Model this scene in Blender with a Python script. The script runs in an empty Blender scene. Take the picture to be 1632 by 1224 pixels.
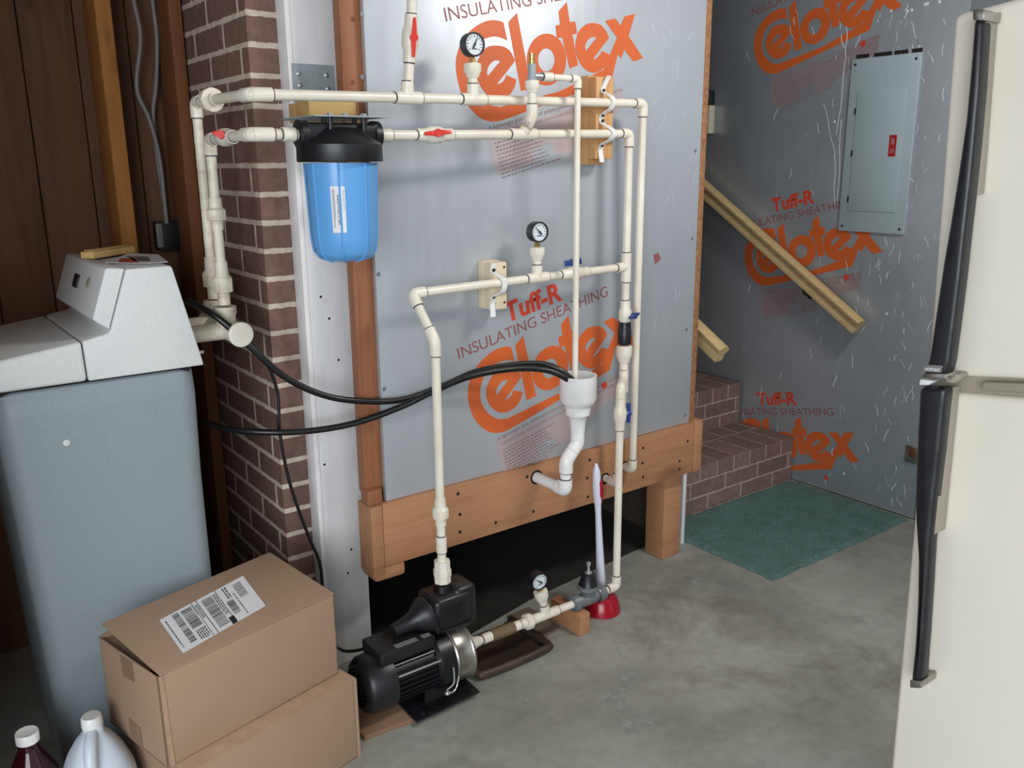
import bpy, bmesh, math, random
from mathutils import Vector as V, Matrix
S = bpy.context.scene
C = S.collection
PI = math.pi
random.seed(7)

# ---------------------------------------------------------------- camera
CAMH = 1.42
F, YAW, PITCH, ROLL = 1394.7, 0.637143, 0.249236, -0.0089544
_fw = V((math.sin(YAW)*math.cos(PITCH), math.cos(YAW)*math.cos(PITCH), -math.sin(PITCH)))
_r0 = V((math.cos(YAW), -math.sin(YAW), 0))
_u0 = _r0.cross(_fw)
CR = _r0*math.cos(ROLL) + _u0*math.sin(ROLL)
CU = _u0*math.cos(ROLL) - _r0*math.sin(ROLL)
cam = bpy.data.objects.new('camera', bpy.data.cameras.new('camera'))
C.objects.link(cam)
m = Matrix.Identity(4)
for i in range(3):
    m[i][0], m[i][1], m[i][2] = CR[i], CU[i], -_fw[i]
m[2][3] = CAMH
cam.matrix_world = m
cam.data.lens = 36*F/1632
cam.data.clip_start = 0.02
S.camera = cam

# ---------------------------------------------------------------- light
S.view_settings.view_transform = 'Standard'
S.view_settings.look = 'None'
S.view_settings.gamma = 1
S.view_settings.use_curve_mapping = False
S.view_settings.exposure = 0.10
w = bpy.data.worlds.new('World'); S.world = w; w.use_nodes = True
w.node_tree.nodes['Background'].inputs[0].default_value = (0.80, 0.88, 1.0, 1)
w.node_tree.nodes['Background'].inputs[1].default_value = 0.62
def area(name, loc, to, sx, sy, power, col, spread=180):
    l = bpy.data.lights.new(name, 'AREA'); l.shape = 'RECTANGLE'; l.size = sx; l.size_y = sy
    l.energy = power; l.color = col; l.spread = math.radians(spread)
    o = bpy.data.objects.new(name, l); C.objects.link(o); o.location = loc
    o.rotation_euler = (V(to)-V(loc)).to_track_quat('-Z', 'Y').to_euler()
    return o
area('daylight_opening', (-2.3, -1.9, 1.6), (1.5, 1.9, 0.9), 3.0, 2.2, 146, (0.92, 0.96, 1.0))
area('ceiling_lamp_light', (2.25, 0.55, 2.48), (1.7, 1.7, 0.7), 0.5, 0.3, 26, (1.0, 0.97, 0.93))

# ---------------------------------------------------------------- pixel rays
def ray(x, y):
    return CR*((x-816)/F) + CU*(-(y-612)/F) + _fw
def at(x, y, Y):
    d = ray(x, y); d = d*(Y/d.y); return V((d.x, d.y, d.z+CAMH))
def atx(x, y, X):
    d = ray(x, y); d = d*(X/d.x); return V((d.x, d.y, d.z+CAMH))
def atz(x, y, z):
    d = ray(x, y); d = d*((z-CAMH)/d.z); return V((d.x, d.y, d.z+CAMH))

# ---------------------------------------------------------------- materials
def srgb(r, g, b):
    f = lambda c: (c/255/12.92 if c/255 <= 0.04045 else ((c/255+0.055)/1.055)**2.4)
    return (f(r), f(g), f(b), 1)
def newmat(name, col, rough=0.5, metal=0.0, spec=0.5):
    mt = bpy.data.materials.new(name); mt.use_nodes = True
    b = mt.node_tree.nodes['Principled BSDF']
    b.inputs['Base Color'].default_value = col; b.inputs['Roughness'].default_value = rough
    b.inputs['Metallic'].default_value = metal; b.inputs['Specular IOR Level'].default_value = spec
    return mt
class NT:
    def __init__(s, mt):
        s.t = mt.node_tree; s.b = s.t.nodes['Principled BSDF']
    def n(s, typ, **kw):
        nd = s.t.nodes.new(typ)
        for k, v in kw.items(): setattr(nd, k, v)
        return nd
    def l(s, a, b): s.t.links.new(a, b)
    def coord(s, scale=(1,1,1), kind='Object', loc=(0,0,0), rot=(0,0,0)):
        c = s.n('ShaderNodeTexCoord'); mp = s.n('ShaderNodeMapping')
        mp.inputs['Scale'].default_value = scale; mp.inputs['Location'].default_value = loc
        mp.inputs['Rotation'].default_value = rot
        s.l(c.outputs[kind], mp.inputs['Vector']); return mp.outputs['Vector']
    def noise(s, vec, scale, detail=4, rough=0.55, dist=0.0):
        t = s.n('ShaderNodeTexNoise'); t.inputs['Scale'].default_value = scale
        t.inputs['Detail'].default_value = detail; t.inputs['Roughness'].default_value = rough
        t.inputs['Distortion'].default_value = dist
        s.l(vec, t.inputs['Vector']); return t.outputs['Fac']
    def ramp(s, fac, stops):
        r = s.n('ShaderNodeValToRGB'); e = r.color_ramp.elements
        while len(e) < len(stops): e.new(0.5)
        for el, (p, c) in zip(e, stops): el.position = p; el.color = c
        s.l(fac, r.inputs['Fac']); return r.outputs['Color']
    def mix(s, fac, a, b, mode='MIX'):
        x = s.n('ShaderNodeMix', data_type='RGBA', blend_type=mode)
        if hasattr(fac, 'links'): s.l(fac, x.inputs[0])
        else: x.inputs[0].default_value = fac
        for i, v in ((6, a), (7, b)):
            if hasattr(v, 'links'): s.l(v, x.inputs[i])
            else: x.inputs[i].default_value = v
        return x.outputs[2]
    def bump(s, h, strength=0.2, dist=0.002):
        b = s.n('ShaderNodeBump'); b.inputs['Strength'].default_value = strength
        b.inputs['Distance'].default_value = dist
        s.l(h, b.inputs['Height']); s.l(b.outputs['Normal'], s.b.inputs['Normal'])
def noisy(name, c1, c2, scale=20, rough=0.5, metal=0.0, stretch=(1,1,1), bump=0.0, lo=0.35, hi=0.65, detail=5):
    mt = newmat(name, c1, rough, metal); n = NT(mt)
    f = n.noise(n.coord(stretch), scale, detail)
    n.l(n.ramp(f, [(lo, c1), (hi, c2)]), n.b.inputs['Base Color'])
    if bump: n.bump(f, bump)
    return mt
def wood(name, c1, c2, c3, axis, rough=0.6, scale=1.0):
    mt = newmat(name, c1, rough); n = NT(mt)
    st = [26, 26, 26]; st[axis] = 1.6
    f = n.noise(n.coord([k*scale for k in st]), 1.6, 6, 0.6, 0.6)
    st2 = [6, 6, 6]; st2[axis] = 2.0
    g = n.noise(n.coord(st2), 1.5, 3)
    col = n.ramp(f, [(0.25, c2), (0.55, c1), (0.8, c2)])
    k = n.ramp(g, [(0.62, (0,0,0,1)), (0.80, (1,1,1,1))])
    n.l(n.mix(k, col, c3), n.b.inputs['Base Color'])
    n.bump(f, 0.15, 0.001)
    return mt
M = {}
M['pvc'] = noisy('pvc_cream', srgb(236,231,216), srgb(222,214,196), 9, 0.35)
M['pvc_dirty'] = noisy('pvc_dirty', srgb(226,218,200), srgb(170,158,138), 22, 0.45, lo=0.45, hi=0.78)
M['pvc_white'] = noisy('pvc_white', srgb(240,240,238), srgb(228,228,226), 8, 0.3)
M['primer'] = newmat('pipe_primer', srgb(90,82,88), 0.5)
M['red'] = newmat('red_plastic', srgb(214,52,40), 0.35)
M['blue'] = newmat('blue_plastic', srgb(38,62,130), 0.35)
M['brass'] = newmat('brass', srgb(196,170,110), 0.28, 0.9)
M['steel'] = noisy('steel', srgb(190,186,178), srgb(150,146,138), 30, 0.3, 0.9)
M['galv'] = noisy('galvanised', srgb(132,138,140), srgb(108,114,117), 40, 0.45, 0.3)
M['zinc'] = noisy('zinc_plate', srgb(158,170,174), srgb(144,155,159), 30, 0.5, 0.1)
M['black'] = noisy('black_plastic', srgb(30,31,34), srgb(22,23,26), 15, 0.38)
M['black_paint'] = noisy('black_paint', srgb(20,21,25), srgb(14,15,18), 25, 0.35)
M['rubber'] = newmat('black_tube', srgb(20,20,21), 0.32)
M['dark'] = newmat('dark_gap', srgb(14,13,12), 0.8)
M['white_paint'] = noisy('white_paint', srgb(232,232,232), srgb(216,216,217), 6, 0.5, stretch=(3,3,0.6))
M['white_trim'] = noisy('white_trim', srgb(240,240,241), srgb(228,227,226), 6, 0.5, stretch=(3,3,0.6))
M['sump_blue'] = newmat('sump_blue', srgb(98,164,224), 0.28)
M['dial'] = newmat('dial_white', srgb(215,222,226), 0.4)
M['paper'] = newmat('paper_white', srgb(228,228,230), 0.6)
M['ink'] = newmat('ink_black', srgb(35,35,38), 0.6)
M['softbody'] = noisy('softener_body', srgb(142,153,158), srgb(135,146,151), 200, 0.55)
M['softtop'] = noisy('softener_top', srgb(216,218,217), srgb(208,210,209), 200, 0.5)
M['cream'] = noisy('fridge_cream', srgb(240,234,220), srgb(234,228,212), 3, 0.4)
M['gasket'] = newmat('fridge_seam', srgb(158,150,134), 0.5)
M['panelgrey'] = noisy('panel_grey', srgb(168,184,189), srgb(162,178,183), 8, 0.5)
M['redlabel'] = newmat('red_label', srgb(170,34,36), 0.5)
M['orange'] = newmat('print_orange', srgb(208,98,46), 0.45)
M['printred'] = newmat('print_red', srgb(206,70,48), 0.45)
M['printline'] = newmat('print_maroon', srgb(140,84,84), 0.5)
M['pink'] = newmat('print_pink', srgb(232,184,182), 0.40, 0.35)
M['pink'].node_tree.nodes['Principled BSDF'].inputs['Alpha'].default_value = 0.36
M['fineprint'] = newmat('fine_print', srgb(140,112,114), 0.5)
M['card'] = noisy('cardboard', srgb(166,138,114), srgb(158,129,104), 3, 0.8)
M['drab'] = noisy('drab_card', srgb(122,110,92), srgb(104,94,80), 12, 0.85)
M['traybrown'] = noisy('tray_brown', srgb(70,54,42), srgb(46,38,32), 9, 0.5)
M['card_in'] = noisy('cardboard_edge', srgb(180,150,124), srgb(170,140,112), 30, 0.85)
M['tape'] = newmat('packing_tape', srgb(142,114,90), 0.35)
M['cable_grey'] = newmat('cable_grey', srgb(120,120,116), 0.5)
M['plunger_red'] = newmat('plunger_red', srgb(158,18,36), 0.22)
M['lilac'] = newmat('plunger_white', srgb(214,216,232), 0.35)
M['ivory'] = newmat('ivory_plate', srgb(196,192,168), 0.45)
M['screw'] = newmat('screw_dark', srgb(50,46,44), 0.5, 0.4)
M['screw_light'] = newmat('screw_zinc', srgb(190,194,196), 0.35, 0.7)
M['pine'] = wood('pine', srgb(206,160,106), srgb(188,138,86), srgb(150,100,60), 2)
M['pine_y'] = wood('pine_scrap', srgb(214,178,118), srgb(200,160,100), srgb(176,132,80), 0)
M['pale_wood'] = wood('pale_wood', srgb(224,208,180), srgb(212,194,164), srgb(196,172,140), 2)
M['rail_wood'] = wood('rail_wood', srgb(196,170,124), srgb(180,152,106), srgb(160,130,86), 1)
M['beam'] = wood('beam_fir', srgb(176,128,92), srgb(158,108,74), srgb(124,78,50), 0)
M['oldboard'] = wood('old_board', srgb(138,108,84), srgb(118,90,68), srgb(92,66,48), 0)
M['stud'] = wood('stud_red', srgb(154,100,68), srgb(132,82,54), srgb(88,50,32), 2)
M['oldstud'] = wood('old_stud', srgb(120,72,38), srgb(96,54,28), srgb(66,36,20), 2, 0.75)
M['goldstud'] = wood('gold_stud', srgb(168,112,50), srgb(140,88,38), srgb(100,60,28), 2, 0.75)
M['darkply'] = wood('dark_sheathing', srgb(104,70,46), srgb(80,52,34), srgb(56,36,24), 2, 0.8, 0.6)
M['under_shade'] = noisy('painted_shade', srgb(44,40,35), srgb(32,29,26), 14, 0.95, bump=0.3)  # dark tone standing in for shade on the floor
M['darkwall'] = noisy('dark_wall', srgb(70,58,48), srgb(52,44,38), 4, 0.85)
M['ceil'] = noisy('ceiling_boards', srgb(150,140,126), srgb(130,120,106), 4, 0.9)
def foil(name, c1, c2, rl, rh, metal, bumps):
    mt = newmat(name, c1, 0.4, metal); n = NT(mt)
    v = n.coord()
    f = n.noise(v, 2.2, 5)
    n.l(n.ramp(f, [(0.3, c1), (0.7, c2)]), n.b.inputs['Base Color'])
    g = n.noise(n.coord((5,5,1)), 6, 6)
    r = n.n('ShaderNodeMapRange'); n.l(g, r.inputs[0]); r.inputs[1].default_value = 0.3; r.inputs[2].default_value = 0.7
    r.inputs[3].default_value = rl; r.inputs[4].default_value = rh
    n.l(r.outputs[0], n.b.inputs['Roughness'])
    h = n.noise(v, 9, 7, 0.6)
    n.bump(h, bumps, 0.006)
    return mt
M['foil'] = foil('foil_board', srgb(196,202,208), srgb(186,192,199), 0.36, 0.48, 0.45, 0.06)
M['foil_worn'] = foil('foil_board_worn', srgb(182,188,195), srgb(162,168,175), 0.28, 0.46, 0.46, 0.20)
M['foil_pink'] = foil('foil_pink_print', srgb(204,184,186), srgb(196,188,192), 0.36, 0.48, 0.45, 0.06)
M['foil_pink_worn'] = foil('foil_pink_print_worn', srgb(188,166,168), srgb(174,164,168), 0.28, 0.46, 0.46, 0.2)
M['scratch'] = newmat('foil_scratch', srgb(240,243,246), 0.35, 0.2)
M['foam'] = noisy('board_edge', srgb(164,118,82), srgb(128,88,58), 60, 0.85)
# brick: UV in metres
def brickmat(name, row, bw, mort, c1, c2, cm):
    mt = newmat(name, c1, 0.8); n = NT(mt)
    c = n.n('ShaderNodeTexCoord')
    nz = n.n('ShaderNodeTexNoise'); nz.inputs['Scale'].default_value = 55; n.l(c.outputs['Object'], nz.inputs['Vector'])
    ma = n.n('ShaderNodeVectorMath', operation='MULTIPLY_ADD'); n.l(nz.outputs['Color'], ma.inputs[0])
    ma.inputs[1].default_value = (0.006, 0.006, 0); n.l(c.outputs['UV'], ma.inputs[2])
    b = n.n('ShaderNodeTexBrick'); n.l(ma.outputs[0], b.inputs['Vector'])
    b.inputs['Scale'].default_value = 1; b.inputs['Mortar Size'].default_value = mort
    b.inputs['Brick Width'].default_value = bw; b.inputs['Row Height'].default_value = row
    b.inputs['Mortar Smooth'].default_value = 0.25; b.inputs['Bias'].default_value = 0.0
    b.inputs['Color1'].default_value = c1; b.inputs['Color2'].default_value = c2; b.inputs['Mortar'].default_value = cm
    v = n.coord()
    g = n.noise(v, 38, 6, 0.65)
    col = n.mix(0.40, b.outputs['Color'], n.ramp(g, [(0.3, (0.25,0.25,0.25,1)), (0.7, (0.85,0.85,0.85,1))]), 'OVERLAY')
    st = n.ramp(n.noise(v, 7, 6, 0.7), [(0.66, (0,0,0,1)), (0.80, (0.5,0.5,0.5,1))])
    n.l(n.mix(st, col, srgb(178,160,148)), n.b.inputs['Base Color'])
    a = n.n('ShaderNodeMath', operation='MULTIPLY_ADD'); n.l(b.outputs['Fac'], a.inputs[0]); a.inputs[1].default_value = -1.0
    n.l(g, a.inputs[2]); n.bump(a.outputs[0], 0.45, 0.005)
    return mt
M['brick'] = brickmat('brick_pier', 0.0712, 0.2290, 0.0076, srgb(124,94,84), srgb(106,80,72), srgb(196,180,166))
M['brick_step'] = brickmat('brick_step', 0.068, 0.2130, 0.0042, srgb(132,108,100), srgb(112,90,84), srgb(168,152,142))
M['brick_row'] = brickmat('brick_rowlock', 0.3, 0.106, 0.0042, srgb(130,104,96), srgb(110,88,82), srgb(162,146,136))
def concrete():
    mt = newmat('concrete_floor', srgb(130,128,118), 0.5); n = NT(mt)
    v = n.coord()
    f = n.noise(v, 1.9, 7, 0.6, 0.4)
    base = n.ramp(f, [(0.28, srgb(122,123,116)), (0.5, srgb(153,154,146)), (0.72, srgb(172,174,168))])
    f2 = n.noise(v, 26, 5, 0.6)
    base = n.mix(0.25, base, n.ramp(f2, [(0.3, (0.3,0.3,0.3,1)), (0.7, (0.7,0.7,0.7,1))]), 'OVERLAY')
    f3 = n.noise(n.coord(loc=(3.1,1.7,0)), 4.2, 6, 0.7, 0.8)
    sp = n.ramp(f3, [(0.63, (0,0,0,1)), (0.70, (0.55,0.55,0.55,1))])
    base = n.mix(sp, base, srgb(182,184,182))
    f4 = n.noise(n.coord(loc=(0.7,5.2,0)), 2.6, 6, 0.65, 0.5)
    dk = n.ramp(f4, [(0.56, (0,0,0,1)), (0.70, (0.5,0.5,0.5,1))])
    base = n.mix(dk, base, srgb(92,88,77))
    n.l(base, n.b.inputs['Base Color'])
    r = n.ramp(f, [(0.3, (0.38,0.38,0.38,1)), (0.7, (0.62,0.62,0.62,1))]); n.l(r, n.b.inputs['Roughness'])
    n.bump(f2, 0.08, 0.003)
    return mt
M['concrete'] = concrete()
M['paint_spot'] = noisy('floor_paint_spot', srgb(176,178,174), srgb(160,162,157), 40, 0.6)
_n = NT(M['paint_spot']); _a = _n.ramp(_n.noise(_n.coord(), 28, 6, 0.7), [(0.40, (0,0,0,1)), (0.62, (0.85,0.85,0.85,1))])
_n.l(_a, _n.b.inputs['Alpha'])
def carpetmat():
    mt = newmat('green_carpet', srgb(34,92,80), 0.95); n = NT(mt); v = n.coord()
    f = n.noise(v, 190, 4, 0.7); g = n.noise(v, 9, 5)
    a = n.ramp(f, [(0.32, srgb(54,84,80)), (0.55, srgb(98,134,128)), (0.75, srgb(140,172,166))])
    n.l(n.mix(n.ramp(g, [(0.4, (0,0,0,1)), (0.7, (0.45,0.45,0.45,1))]), a, srgb(72,90,84)), n.b.inputs['Base Color'])
    n.bump(f, 0.8, 0.006); return mt
M['carpet'] = carpetmat()
def clearmat(name, col, rough, trans, alpha=1.0):
    mt = newmat(name, col, rough); b = mt.node_tree.nodes['Principled BSDF']
    b.inputs['Transmission Weight'].default_value = trans; b.inputs['IOR'].default_value = 1.4
    return mt
M['jug'] = clearmat('jug_plastic', srgb(222,233,243), 0.30, 0.12)
M['juice'] = newmat('dark_juice', srgb(46,10,20), 0.08)
M['clear_pipe'] = clearmat('clear_pipe', srgb(150,130,100), 0.15, 0.6)
M['lens'] = clearmat('gauge_lens', (1,1,1,1), 0.03, 1.0)

# ---------------------------------------------------------------- mesh builder
class MB:
    def __init__(s):
        s.bm = bmesh.new(); s.uv = s.bm.loops.layers.uv.new('UVMap')
    def add(s, vs, fs, mi=0):
        b = [s.bm.verts.new(v) for v in vs]; out = []
        for f in fs:
            try:
                fc = s.bm.faces.new([b[i] for i in f]); fc.material_index = mi; out.append(fc)
            except ValueError: pass
        return out
    def obox(s, c, ax, h, mi=0, bev=0.0, seg=2):
        c = V(c); a = [V(x).normalized() for x in ax]
        vs = [c + a[0]*h[0]*i + a[1]*h[1]*j + a[2]*h[2]*k for i in (-1,1) for j in (-1,1) for k in (-1,1)]
        fs = s.add(vs, [(0,1,3,2),(4,6,7,5),(0,4,5,1),(2,3,7,6),(0,2,6,4),(1,5,7,3)], mi)
        if bev: s.bevel(fs, bev, seg)
        return fs
    def box(s, x0, x1, y0, y1, z0, z1, mi=0, bev=0.0, seg=2):
        return s.obox(((x0+x1)/2,(y0+y1)/2,(z0+z1)/2), ((1,0,0),(0,1,0),(0,0,1)), ((x1-x0)/2,(y1-y0)/2,(z1-z0)/2), mi, bev, seg)
    def bevel(s, fs, off, seg=2):
        es = list({e for f in fs for e in f.edges}); mi = fs[0].material_index
        r = bmesh.ops.bevel(s.bm, geom=es, offset=off, segments=seg, affect='EDGES', profile=0.5, clamp_overlap=True, material=-1)
    def prism(s, poly, vec, mi=0, bev=0.0, seg=2):
        n = len(poly); vec = V(vec); vs = [V(q) for q in poly] + [V(q)+vec for q in poly]
        fs = s.add(vs, [tuple(range(n))[::-1], tuple(range(n, 2*n))] + [(i, (i+1) % n, n+(i+1) % n, n+i) for i in range(n)], mi)
        bmesh.ops.recalc_face_normals(s.bm, faces=fs)
        if bev: s.bevel(fs, bev, seg)
        return fs
    def tube(s, pts, r, seg=16, mi=0, caps=True, flat=None):
        pts = [V(q) for q in pts]; n = len(pts)
        rs = r if isinstance(r, (list, tuple)) else [r]*n
        T = []
        for i in range(n):
            a = pts[max(i-1, 0)]; b = pts[min(i+1, n-1)]
            T.append((b-a).normalized())
        up = V((0,0,1)) if abs(T[0].z) < 0.9 else V((1,0,0))
        N = (up - T[0]*up.dot(T[0])).normalized(); rings = []
        for i in range(n):
            N = (N - T[i]*N.dot(T[i])).normalized(); B = T[i].cross(N)
            fx = flat[i] if flat else 1.0
            rings.append([s.bm.verts.new(pts[i] + (N*math.cos(2*PI*k/seg) + B*math.sin(2*PI*k/seg)*fx)*rs[i]) for k in range(seg)])
        for i in range(n-1):
            for k in range(seg):
                f = s.bm.faces.new((rings[i][k], rings[i][(k+1) % seg], rings[i+1][(k+1) % seg], rings[i+1][k])); f.material_index = mi
        if caps:
            f = s.bm.faces.new(rings[0][::-1]); f.material_index = mi
            f = s.bm.faces.new(rings[-1]); f.material_index = mi
    def lathe(s, P, axis, prof, seg=28, mi=0):
        P = V(P); a = V(axis).normalized()
        s.frame(P, a, prof, seg, mi)
    def frame(s, P, a, prof, seg, mi):
        up = V((0,0,1)) if abs(a.z) < 0.9 else V((1,0,0))
        N = (up - a*up.dot(a)).normalized(); B = a.cross(N); rings = []
        for t, r in prof:
            if r < 1e-6: rings.append([s.bm.verts.new(P + a*t)])
            else: rings.append([s.bm.verts.new(P + a*t + (N*math.cos(2*PI*k/seg) + B*math.sin(2*PI*k/seg))*r) for k in range(seg)])
        for A, Bq in zip(rings, rings[1:]):
            for k in range(seg):
                q = (k+1) % seg
                if len(A) == 1 and len(Bq) == 1: continue
                if len(A) == 1: vs = (A[0], Bq[q], Bq[k])
                elif len(Bq) == 1: vs = (A[k], A[q], Bq[0])
                else: vs = (A[k], A[q], Bq[q], Bq[k])
                f = s.bm.faces.new(vs); f.material_index = mi
        for R_, fl in ((rings[0], True), (rings[-1], False)):
            if len(R_) > 1:
                f = s.bm.faces.new(R_[::-1] if fl else R_); f.material_index = mi
    def sphere(s, c, r, mi=0, sc=(1,1,1), u=20, v=12):
        mt = Matrix.Translation(V(c)) @ Matrix.Diagonal((sc[0]*r, sc[1]*r, sc[2]*r, 1))
        g = bmesh.ops.create_uvsphere(s.bm, u_segments=u, v_segments=v, radius=1, matrix=mt)
        for vv in g['verts']:
            for f in vv.link_faces: f.material_index = mi
    def quad(s, a, b, c, d, uvs=None, mi=0):
        f = s.add([a, b, c, d], [(0,1,2,3)], mi)[0]
        if uvs:
            for lp, q in zip(f.loops, uvs): lp[s.uv].uv = q
        return f
    def mesh(s, me, fn, mi=0):
        vs = [fn(v.co) for v in me.vertices]
        s.add(vs, [tuple(p.vertices) for p in me.polygons], mi)

ORI = {}
def obj(name, mb, mats, parent=None, label=None, angle=38, origin=None, recalc=True):
    bm = mb.bm
    if not isinstance(mats, (list, tuple)): mats = [mats]
    if recalc: bmesh.ops.recalc_face_normals(bm, faces=bm.faces)
    if parent is not None: o3 = ORI[parent.name]
    elif origin is not None: o3 = V(origin)
    else:
        xs = [v.co for v in bm.verts]
        mn = V([min(v[i] for v in xs) for i in range(3)]); mx = V([max(v[i] for v in xs) for i in range(3)])
        o3 = V(((mn.x+mx.x)/2, (mn.y+mx.y)/2, mn.z))
    bmesh.ops.translate(bm, verts=bm.verts, vec=-o3)
    me = bpy.data.meshes.new(name); bm.to_mesh(me); bm.free()
    for k in mats: me.materials.append(M[k] if isinstance(k, str) else k)
    me.shade_smooth(); me.set_sharp_from_angle(angle=math.radians(angle))
    o = bpy.data.objects.new(name, me); C.objects.link(o)
    if parent is not None: o.parent = parent
    else: o.location = o3
    ORI[o.name] = o3
    if label: o['label'] = label
    return o
def tag(o, label, cat, group=None):
    o['label'] = label; o['category'] = cat
    if group: o['group'] = group
    return o
def thing(name, label, cat, loc, group=None):
    o = bpy.data.objects.new(name, None); o.empty_display_size = 0.05; C.objects.link(o)
    o.location = loc; ORI[o.name] = V(loc)
    return tag(o, label, cat, group)
def struct(name, mb, mats, **kw):
    o = obj(name, mb, mats, **kw); o['kind'] = 'structure'; return o
def spline(pts, n=8):
    pts = [V(q) for q in pts]; out = []
    for i in range(len(pts)-1):
        p0 = pts[max(i-1,0)]; p1 = pts[i]; p2 = pts[i+1]; p3 = pts[min(i+2, len(pts)-1)]
        for k in range(n):
            t = k/n
            out.append(0.5*((2*p1) + (p2-p0)*t + (2*p0-5*p1+4*p2-p3)*t*t + (3*p1-p0-3*p2+p3)*t**3))
    out.append(pts[-1]); return out

# ================================================================ SETTING
DA = 2.017      # face of the foil board wall
XB = 3.26       # face of the right foil wall
b = MB(); b.box(-2.2, 3.6, -3.2, 5.0, -0.12, 0); struct('floor', b, 'concrete')
b = MB(); b.box(-2.2, 3.6, -0.6, 5.0, 2.55, 2.65); struct('ceiling', b, 'ceil')
b = MB(); b.box(-0.22, 0.99, 2.815, 2.90, 0, 2.55)
_x = -0.118
while _x < 0.97:
    _w = 0.139; b.box(_x, min(0.985, _x+_w-0.004), 2.800-0.0015*((int(_x*50)) % 2), 2.8149, 0.001, 2.548, bev=0.001); _x += _w
struct('wall_back', b, 'darkply')
b = MB(); b.box(-0.22, -0.12, 1.60, 2.80, 0, 2.55); struct('wall_left_blocker', b, 'darkply')  # unseen wall, added to block daylight from the softener's left side
b = MB(); b.box(XB+0.02, XB+0.14, -0.6, 5.0, 0, 2.55); struct('wall_right', b, 'darkwall')
b = MB(); b.box(0.95, 3.4, 4.4, 4.5, 0, 2.55); struct('wall_far', b, 'darkwall')
b = MB(); b.box(1.06, 2.335, 2.082, 4.4, 0.545, 0.575); struct('floor_platform', b, 'darkply')
b = MB(); b.box(2.30, 2.335, 2.20, 4.4, 0.575, 2.55); struct('wall_stairwell', b, 'darkwall')

b = MB(); b.prism([(1.055,2.10,0.0),(1.30,2.03,0.0),(1.62,2.10,0.0),(2.15,2.16,0.0),(2.34,2.16,0.0),(2.34,2.94,0.0),(1.055,2.94,0.0)], (0,0,0.003)); struct('floor_shade', b, 'under_shade')  # shade under the platform, painted as a thin dark slab
b = MB(); b.box(0.99, 2.345, 2.95, 3.0, 0.0, 0.545); struct('added_wall_under', b, 'dark')  # near-black wall added to keep the space under the platform dark
# brick pier -------------------------------------------------------
bx, by = 0.833, 2.185
b = MB()
Z1 = 2.55; yb = 2.74; z0 = 1.418 % 0.0712
def bq(p, q, u0, u1, z0_=0.0, z1_=Z1):
    b.quad((p[0],p[1],z0_),(q[0],q[1],z0_),(q[0],q[1],z1_),(p[0],p[1],z1_),[(u0,z0_-z0+7.12),(u1,z0_-z0+7.12),(u1,z1_-z0+7.12),(u0,z1_-z0+7.12)])
u_c = 1.077

bq((bx,yb),(bx,by), u_c-(yb-by), u_c)
bq((bx,by),(0.99,by), 0.93, 0.93+0.157)
bq((0.99,by),(0.99,yb), u_c+0.157, u_c+0.157+yb-by)
bq((0.99,yb),(bx,yb), 0, 0.157)
b.add([(bx,by,Z1),(0.99,by,Z1),(0.99,yb,Z1),(bx,yb,Z1)], [(0,1,2,3)])
tag(obj('brick_pier', b, 'brick', recalc=True), 'dark red brick pier with pale mortar beside the white post', 'pillar')

# white wrapped post ----------------------------------------------
t = thing('white_post', 'white painted wooden post with chipped base beside the brick pier', 'post', (0.98,2.16,0))
b = MB(); b.box(0.922, 1.050, 2.13, 2.183, 0.0, 2.55, bev=0.004)
obj('post_board', b, 'white_paint', t)
b = MB(); b.prism([(0.908,2.1285,0),(0.9225,2.1285,0),(0.9225,2.184,0),(0.908,2.184,0)], (0,0,2.55), bev=0.002)
obj('corner_trim', b, 'white_trim', t)
for (x, z) in [(0.975,1.02),(0.995,0.905),(1.0,0.35),(0.985,0.28),(0.93,0.72),(0.935,0.62),(0.955,1.08)]:
    b = MB(); b.lathe((x,2.1305,z), (0,-1,0), [(0,0.0035),(0.0015,0.0035),(0.002,0)], 8); obj('nail', b, 'screw', t)
# mending plate
t = thing('mending_plate', 'grey galvanised metal plate screwed to the upper white post', 'plate', (0.97,2.129,1.56))
b = MB(); b.box(0.916, 1.026, 2.1265, 2.1295, 1.545, 1.656)
obj('plate', b, 'zinc', t)
for (x, z) in [(0.932,1.632),(1.006,1.632),(0.934,1.605),(1.008,1.60)]:
    b = MB(); b.lathe((x,2.1265,z), (0,-1,0), [(0,0.006),(0.002,0.006),(0.004,0.003),(0.004,0)], 10)
    obj('screw', b, 'screw_light', t)

# studs -----------------------------------------------------------
b = MB(); b.box(0.603, 0.645, 2.66, 2.795, 0, 2.54, bev=0.003)
tag(obj('wall_stud', b, 'goldstud'), 'golden brown wall stud on the dark back wall, left of the two cables', 'stud', 'back wall studs')
b = MB(); b.box(0.790, 0.8255, 2.645, 2.797, 0, 2.54, bev=0.003)
tag(obj('wall_stud', b, 'oldstud'), 'reddish brown stud in the corner against the brick pier', 'stud', 'back wall studs')
t = thing('door_stud', 'reddish fir stud between the white post and the foil board', 'stud', (1.02,2.04,0.52))
b = MB(); b.box(1.006, 1.046, 2.036, 2.072, 0.545, 2.54, bev=0.002)
obj('stud', b, 'stud', t)
b = MB(); b.box(1.040, 1.072, 2.0365, 2.08, 0.545, 2.54, bev=0.002)
obj('edge_strip', b, 'stud', t)

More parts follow.
